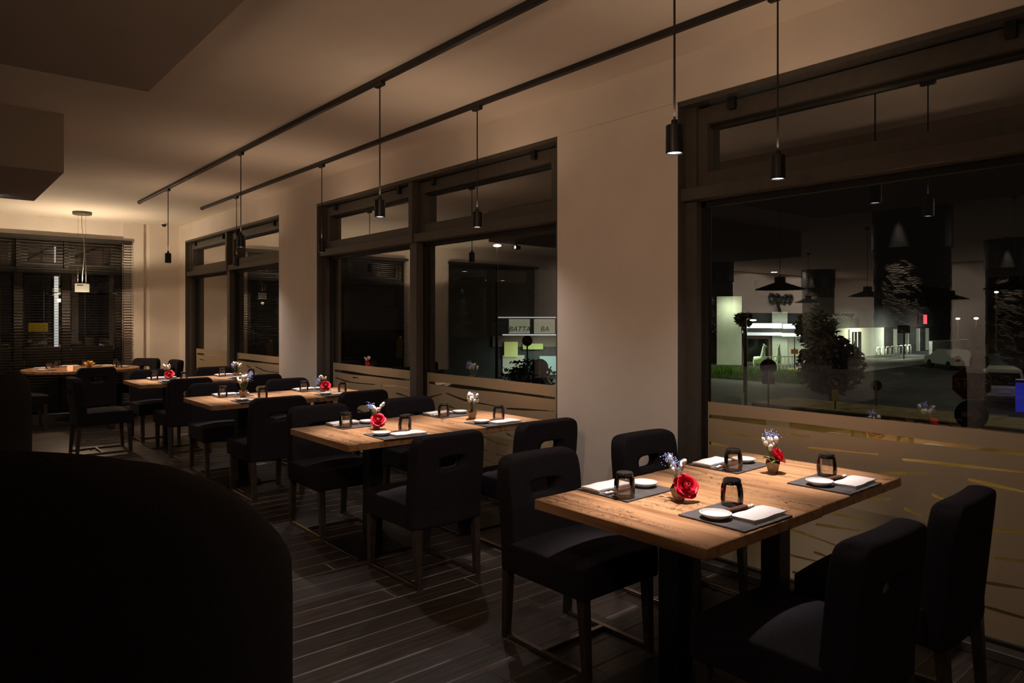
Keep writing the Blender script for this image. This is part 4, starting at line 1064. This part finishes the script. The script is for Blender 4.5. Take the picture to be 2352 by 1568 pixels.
# pale lit office wall with door
x, y = 71, 30.5; rz = math.atan2(-1, 14.0) + R(-4)
t = thing('office_building', 'pale office front with a lit doorway and hoop barriers, beyond the bush', 'building', (64.9, 29.2, G), R(2))
MB().box(-3.6, 9.0, 0, 6, 0, 2.7).build('pale_wall', M['facade'], t)
MB().box(9.0, 34, .6, 6, 0, 2.9).build('shadow_wall', M['facaded'], t)
MB().box(-3.6, 34, .3, 7, 2.7, 7.2).build('upper_storey', M['facaded'], t)
d = MB().box(1.0, 3.3, -.05, .05, 0, 2.35).build('doorway', M['carg'], t); MB().box(1.5, 1.62, -.09, -.05, 0, 2.3).build('door_bar', M['facade'], d); MB().box(2.3, 2.42, -.09, -.05, 0, 2.3).build('door_bar', M['facade'], d)
MB().box(.5, .95, -.12, .0, 0, 2.6).build('door_pier', M['facade'], t)
for xx in (13.2, 16.6, 20.0, 23.0): MB().box(xx, xx + .25, .3, .6, 0, 2.5).build('pilaster', M['facade'], t)
MB().box(-1.6, -1.0, -.1, 0, .4, 1.6).build('notice_board', M['carg'], t)
light('office_light', 'AREA', (1.5, -2.2, 2.9), 330, (.95, 1, .72), t, rot=(R(35), 0, 0), size=1.5)
light('office_light', 'AREA', (9.5, -2.6, 2.9), 300, (.90, 1, .86), t, rot=(R(35), 0, 0), size=1.5)
light('office_light', 'AREA', (19, -3.0, 2.9), 160, (.90, 1, .9), t, rot=(R(35), 0, 0), size=1.5)
rs_ = MB().box(19.4, 19.62, -.6, -.3, 3.0, 4.0).build('red_neon', mat('red_neon', (.8, .1, .1), .4, emit=(1, .08, .12), estr=1.6), t)
t = thing('hoop_barriers', 'row of pale hoop barriers on the pavement before the office', 'barrier', (66.5, 27.2, G), R(4))
for k in range(8): MB().tube([(k * 1.25, 0, 0), (k * 1.25, 0, .75), (k * 1.25 + .15, 0, .95), (k * 1.25 + .8, 0, .95), (k * 1.25 + .95, 0, .75), (k * 1.25 + .95, 0, 0)], .05, 8).build('hoop', M['statue'], t, True)
t = thing('dark_notice_sign', 'dark square notice sign on a post at the pavement', 'sign', (66.5, 24.9, 0), facing(66, 25))
MB().lathe([(.05, G), (.05, .7)], 8).build('post', M['signback'], t); plate(t, 'plate', M['signback'], rect(.95, .7), .05, .08, .55)
tag(MB().add([(45.5, 20.6, G + .02), (92, 22.3, G + .02), (92, 24.6, G + .02), (46.5, 25.6, G + .02)], [(0, 1, 2, 3)]).build('pavement', M['kerb']), 'pale pavement before the office', 'pavement')
tag(MB().box(0, 60, -.15, .15, 0, 1.35).build('boundary_wall', M['kerb'], None, loc=(76, 26.0, G + .03), rot=(0, 0, R(-3))), 'long pale boundary wall at the end of the street', 'wall')
tag(MB().box(0, 70, 0, 8, 0, 9).build('dark_warehouse', M['facaded'], None, loc=(112, -40.0, G), rot=(0, 0, R(86))), 'unlit warehouse beyond the street', 'building')
for k, (x, y, z, c) in enumerate(((76.8, 23.9, 1.37, 'floodl'), (75.9, 22.1, 1.4, 'streetl'), (81.9, 22.1, 4.0, 'floodl'))):
    t = thing('street_lamp', ('distant lamp post with a cool white head', 'distant lamp post with an amber head', 'distant tall lamp post at the right edge')[k], 'street lamp', (x, y, 0))
    MB().lathe([(.09, G), (.06, z)], 8).build('post', M['pole'], t); MB().ball((0, 0, z + .1), (.20, .20, .10), 10, 6).build('lamp_head', M[c], t, True)
# cars
def car(loc, rz, label, m, van=False, name='car'):
    t = thing(name, label, 'car', loc, rz)
    if van: prof = [(-.95, .35), (-.95, .95), (-.90, 1.05), (-.80, 1.75), (-.7, 1.82), (2.0, 1.84), (2.5, 1.15), (3.2, 1.0), (3.3, .4)]
    else: prof = [(-1.9, .35), (-1.95, .75), (-1.8, .92), (-1.25, .98), (-.7, 1.38), (.45, 1.42), (1.15, .98), (1.95, .85), (2.1, .4)]
    w = .85
    def slab(pr, hw, mm, nm, inset=None):
        n = len(pr); vs = []
        for s in (-1, 1):
            for (y, z) in pr: vs.append((s * hw * (1 - .13 * max(0, z - .95) / .6), y, z))
        fs = [tuple(range(n)), tuple(reversed(range(n, 2 * n)))] + [(k, (k + 1) % n, n + (k + 1) % n, n + k) for k in range(n)]
        return MB().add(vs, fs).build(nm, mm, t)
    slab(prof, w, m, 'body')
    if van:
        MB().add([(-.68, -.935, 1.08), (.68, -.935, 1.08), (.62, -.835, 1.66), (-.62, -.835, 1.66)], [(0, 1, 2, 3)]).build('rear_window', M['carg'], t)
        for s in (-1, 1): MB().box(s * .76 - .07, s * .76 + .07, -.98, -.90, .78, 1.12).build('tail_lamp', M['lampr'], t)
        MB().box(-.8, .8, -1.02, -.9, .38, .58, ch=.03).build('bumper', M['signback'], t)
        MB().box(-.26, .26, -.975, -.95, .70, .82).build('number_plate', M['signw'], t)
        ys = (-.35, 2.45)
    else:
        slab([(-1.15, 1.0), (-.68, 1.345), (.42, 1.385), (1.05, 1.0)], w * .985 + .012, M['carg'], 'windows')
        slab([(-.66, 1.36), (-.68, 1.40), (.44, 1.435), (.46, 1.38)], w * .93, m, 'roof')
        for s in (-1, 1):
            MB().box(s * .62 - .16, s * .62 + .16, -1.97, -1.9, .66, .80).build('tail_lamp', M['lampr'], t); MB().box(s * .62 - .16, s * .62 + .16, 2.0, 2.06, .62, .74).build('headlamp', M['chrome'], t)
        ys = (-1.2, 1.3)
    for s in (-1, 1):
        for yy in ys: MB().lathe([(.1, -.1), (.31, -.1), (.32, 0), (.31, .1), (.1, .1)], 20, Matrix.Translation((s * .76, yy, .32)) @ Matrix.Rotation(R(90), 4, 'Y')).build('wheel', M['tyre'], t)
    return t
car((34.0, 8.99, G), facing(34, 9) + R(6), 'pale van seen from behind, right of the STOP sign', M['carw'], True, 'van').scale = (.85, .85, .85)
car((56.2, 17.9, G), facing(56, 18) + R(28), 'white hatchback parked at the far kerb', M['carw'])
car((60.5, 17.6, G), facing(60, 18) + R(38), 'black car parked beyond the white hatchback', M['cark'])
car((50.2, 13.1, G), facing(50, 13) + R(30), 'black saloon car in front of the pale van', M['cark'])
t = thing('blue_container', 'bright blue container beside the pale van', 'container', (32.5, 7.77, G), facing(32.5, 7.77))
MB().box(-.36, .36, -.35, .35, .02, 1.15, ch=.05).build('bin_body', M['bluep'], t); MB().box(-.38, .38, -.37, .37, 1.15, 1.24, ch=.03).build('lid', M['signb'], t)
# middle window: lit shop with letter panels
t = thing('corner_shop', 'lit corner shop with white lettered panels seen in the middle window', 'building', (27.0, 31.0, G), facing(27, 31))
MB().box(-4.5, 6, 1.0, 6, 0, 6.5).build('wall', M['facaded'], t)
MB().box(-1.6, 5.5, .85, 1.0, 1.9, 2.55).build('fascia', M['facadeb'], t)
MB().box(-1.3, 5.5, .6, .66, 3.62, 3.68).build('light_strip', M['tube2'], t)
MB().box(-1.0, 5.5, .6, .68, 2.58, 2.66).build('light_strip', M['tube2'], t)
for k, (a, b) in enumerate(((-.62, .62), (.86, 2.1))):
    pn = MB().box(a, b, .7, .78, 2.70, 3.55).build('letter_panel', M['shopwin2'], t)
    text_part('BATTA' if k == 0 else 'BA', .42, pn, M['signback'], ((a + b) / 2, .695, 2.95), 'lettering', .25)
MB().box(1.2, 2.9, .9, .98, .25, 1.35).build('glass_front', M['shopwin'], t); MB().box(-1.0, .3, .9, .98, .3, 1.4).build('glass_front', M['shopwin2'], t)
MB().box(-.9, -.1, .7, .85, 1.3, 2.2, ch=.02).build('yellow_display', mat('yellow_display', (.6, .6, .2), .5, emit=(.75, .72, .25), estr=.3), t)
MB().box(.2, 1.4, .7, .85, 1.75, 2.1, ch=.02).build('yellow_awning', mat('yellow_awning', (.5, .5, .12), .5, emit=(.6, .6, .1), estr=.12), t)
light('shop_light', 'AREA', (1.2, -1.4, 2.3), 130, (.7, 1, .95), t, rot=(R(10), 0, 0), size=1.5)
def marker(loc, w, h, z, label):
    t = thing('yellow_marker', label, 'marker', (*loc, 0), facing(*loc)); MB().box(-w / 2, w / 2, -.1, .1, z, z + h, ch=.015).build('panel', M['yellow'], t)
    MB().lathe([(.04, G), (.04, z)], 8).build('post', M['signback'], t); MB().ball((0, 0, z + h + .08), .08, 8, 5).build('cap', M['kerb'], t, True)
marker((15.83, 25.93), .26, .80, -.20, 'upright yellow marker seen in the left pane of the middle window')
marker((11.64, 29.5), .24, .75, -.30, 'upright yellow marker seen in the farthest window')
# beyond the far blind
t = thing('vertical_light_sign', 'tall white vertical light sign beyond the slat blind', 'sign', (6.35, 47.3, G), facing(6, 47))
MB().lathe([(.06, 0), (.06, 1.0)], 8).build('post', M['signback'], t); MB().box(-.13, .13, -.1, .1, 1.0, 8.6, ch=.02).build('light_panel', M['tube2'], t)
t = thing('yellow_skip', 'yellow container beyond the slat blind', 'container', (5.53, 47.85, G), facing(5.5, 47))
MB().box(-.46, .46, -.4, .4, 2.8, 3.32, ch=.04).build('yellow_body', M['yellow'], t); MB().box(-.4, .4, -.3, .3, 0, 2.8).build('plinth', M['signback'], t)
light('street_or_fill_light', 'POINT', (6.5, 45.5, 2.6), 60, (1, .85, .5), shadow_soft_size=.2)
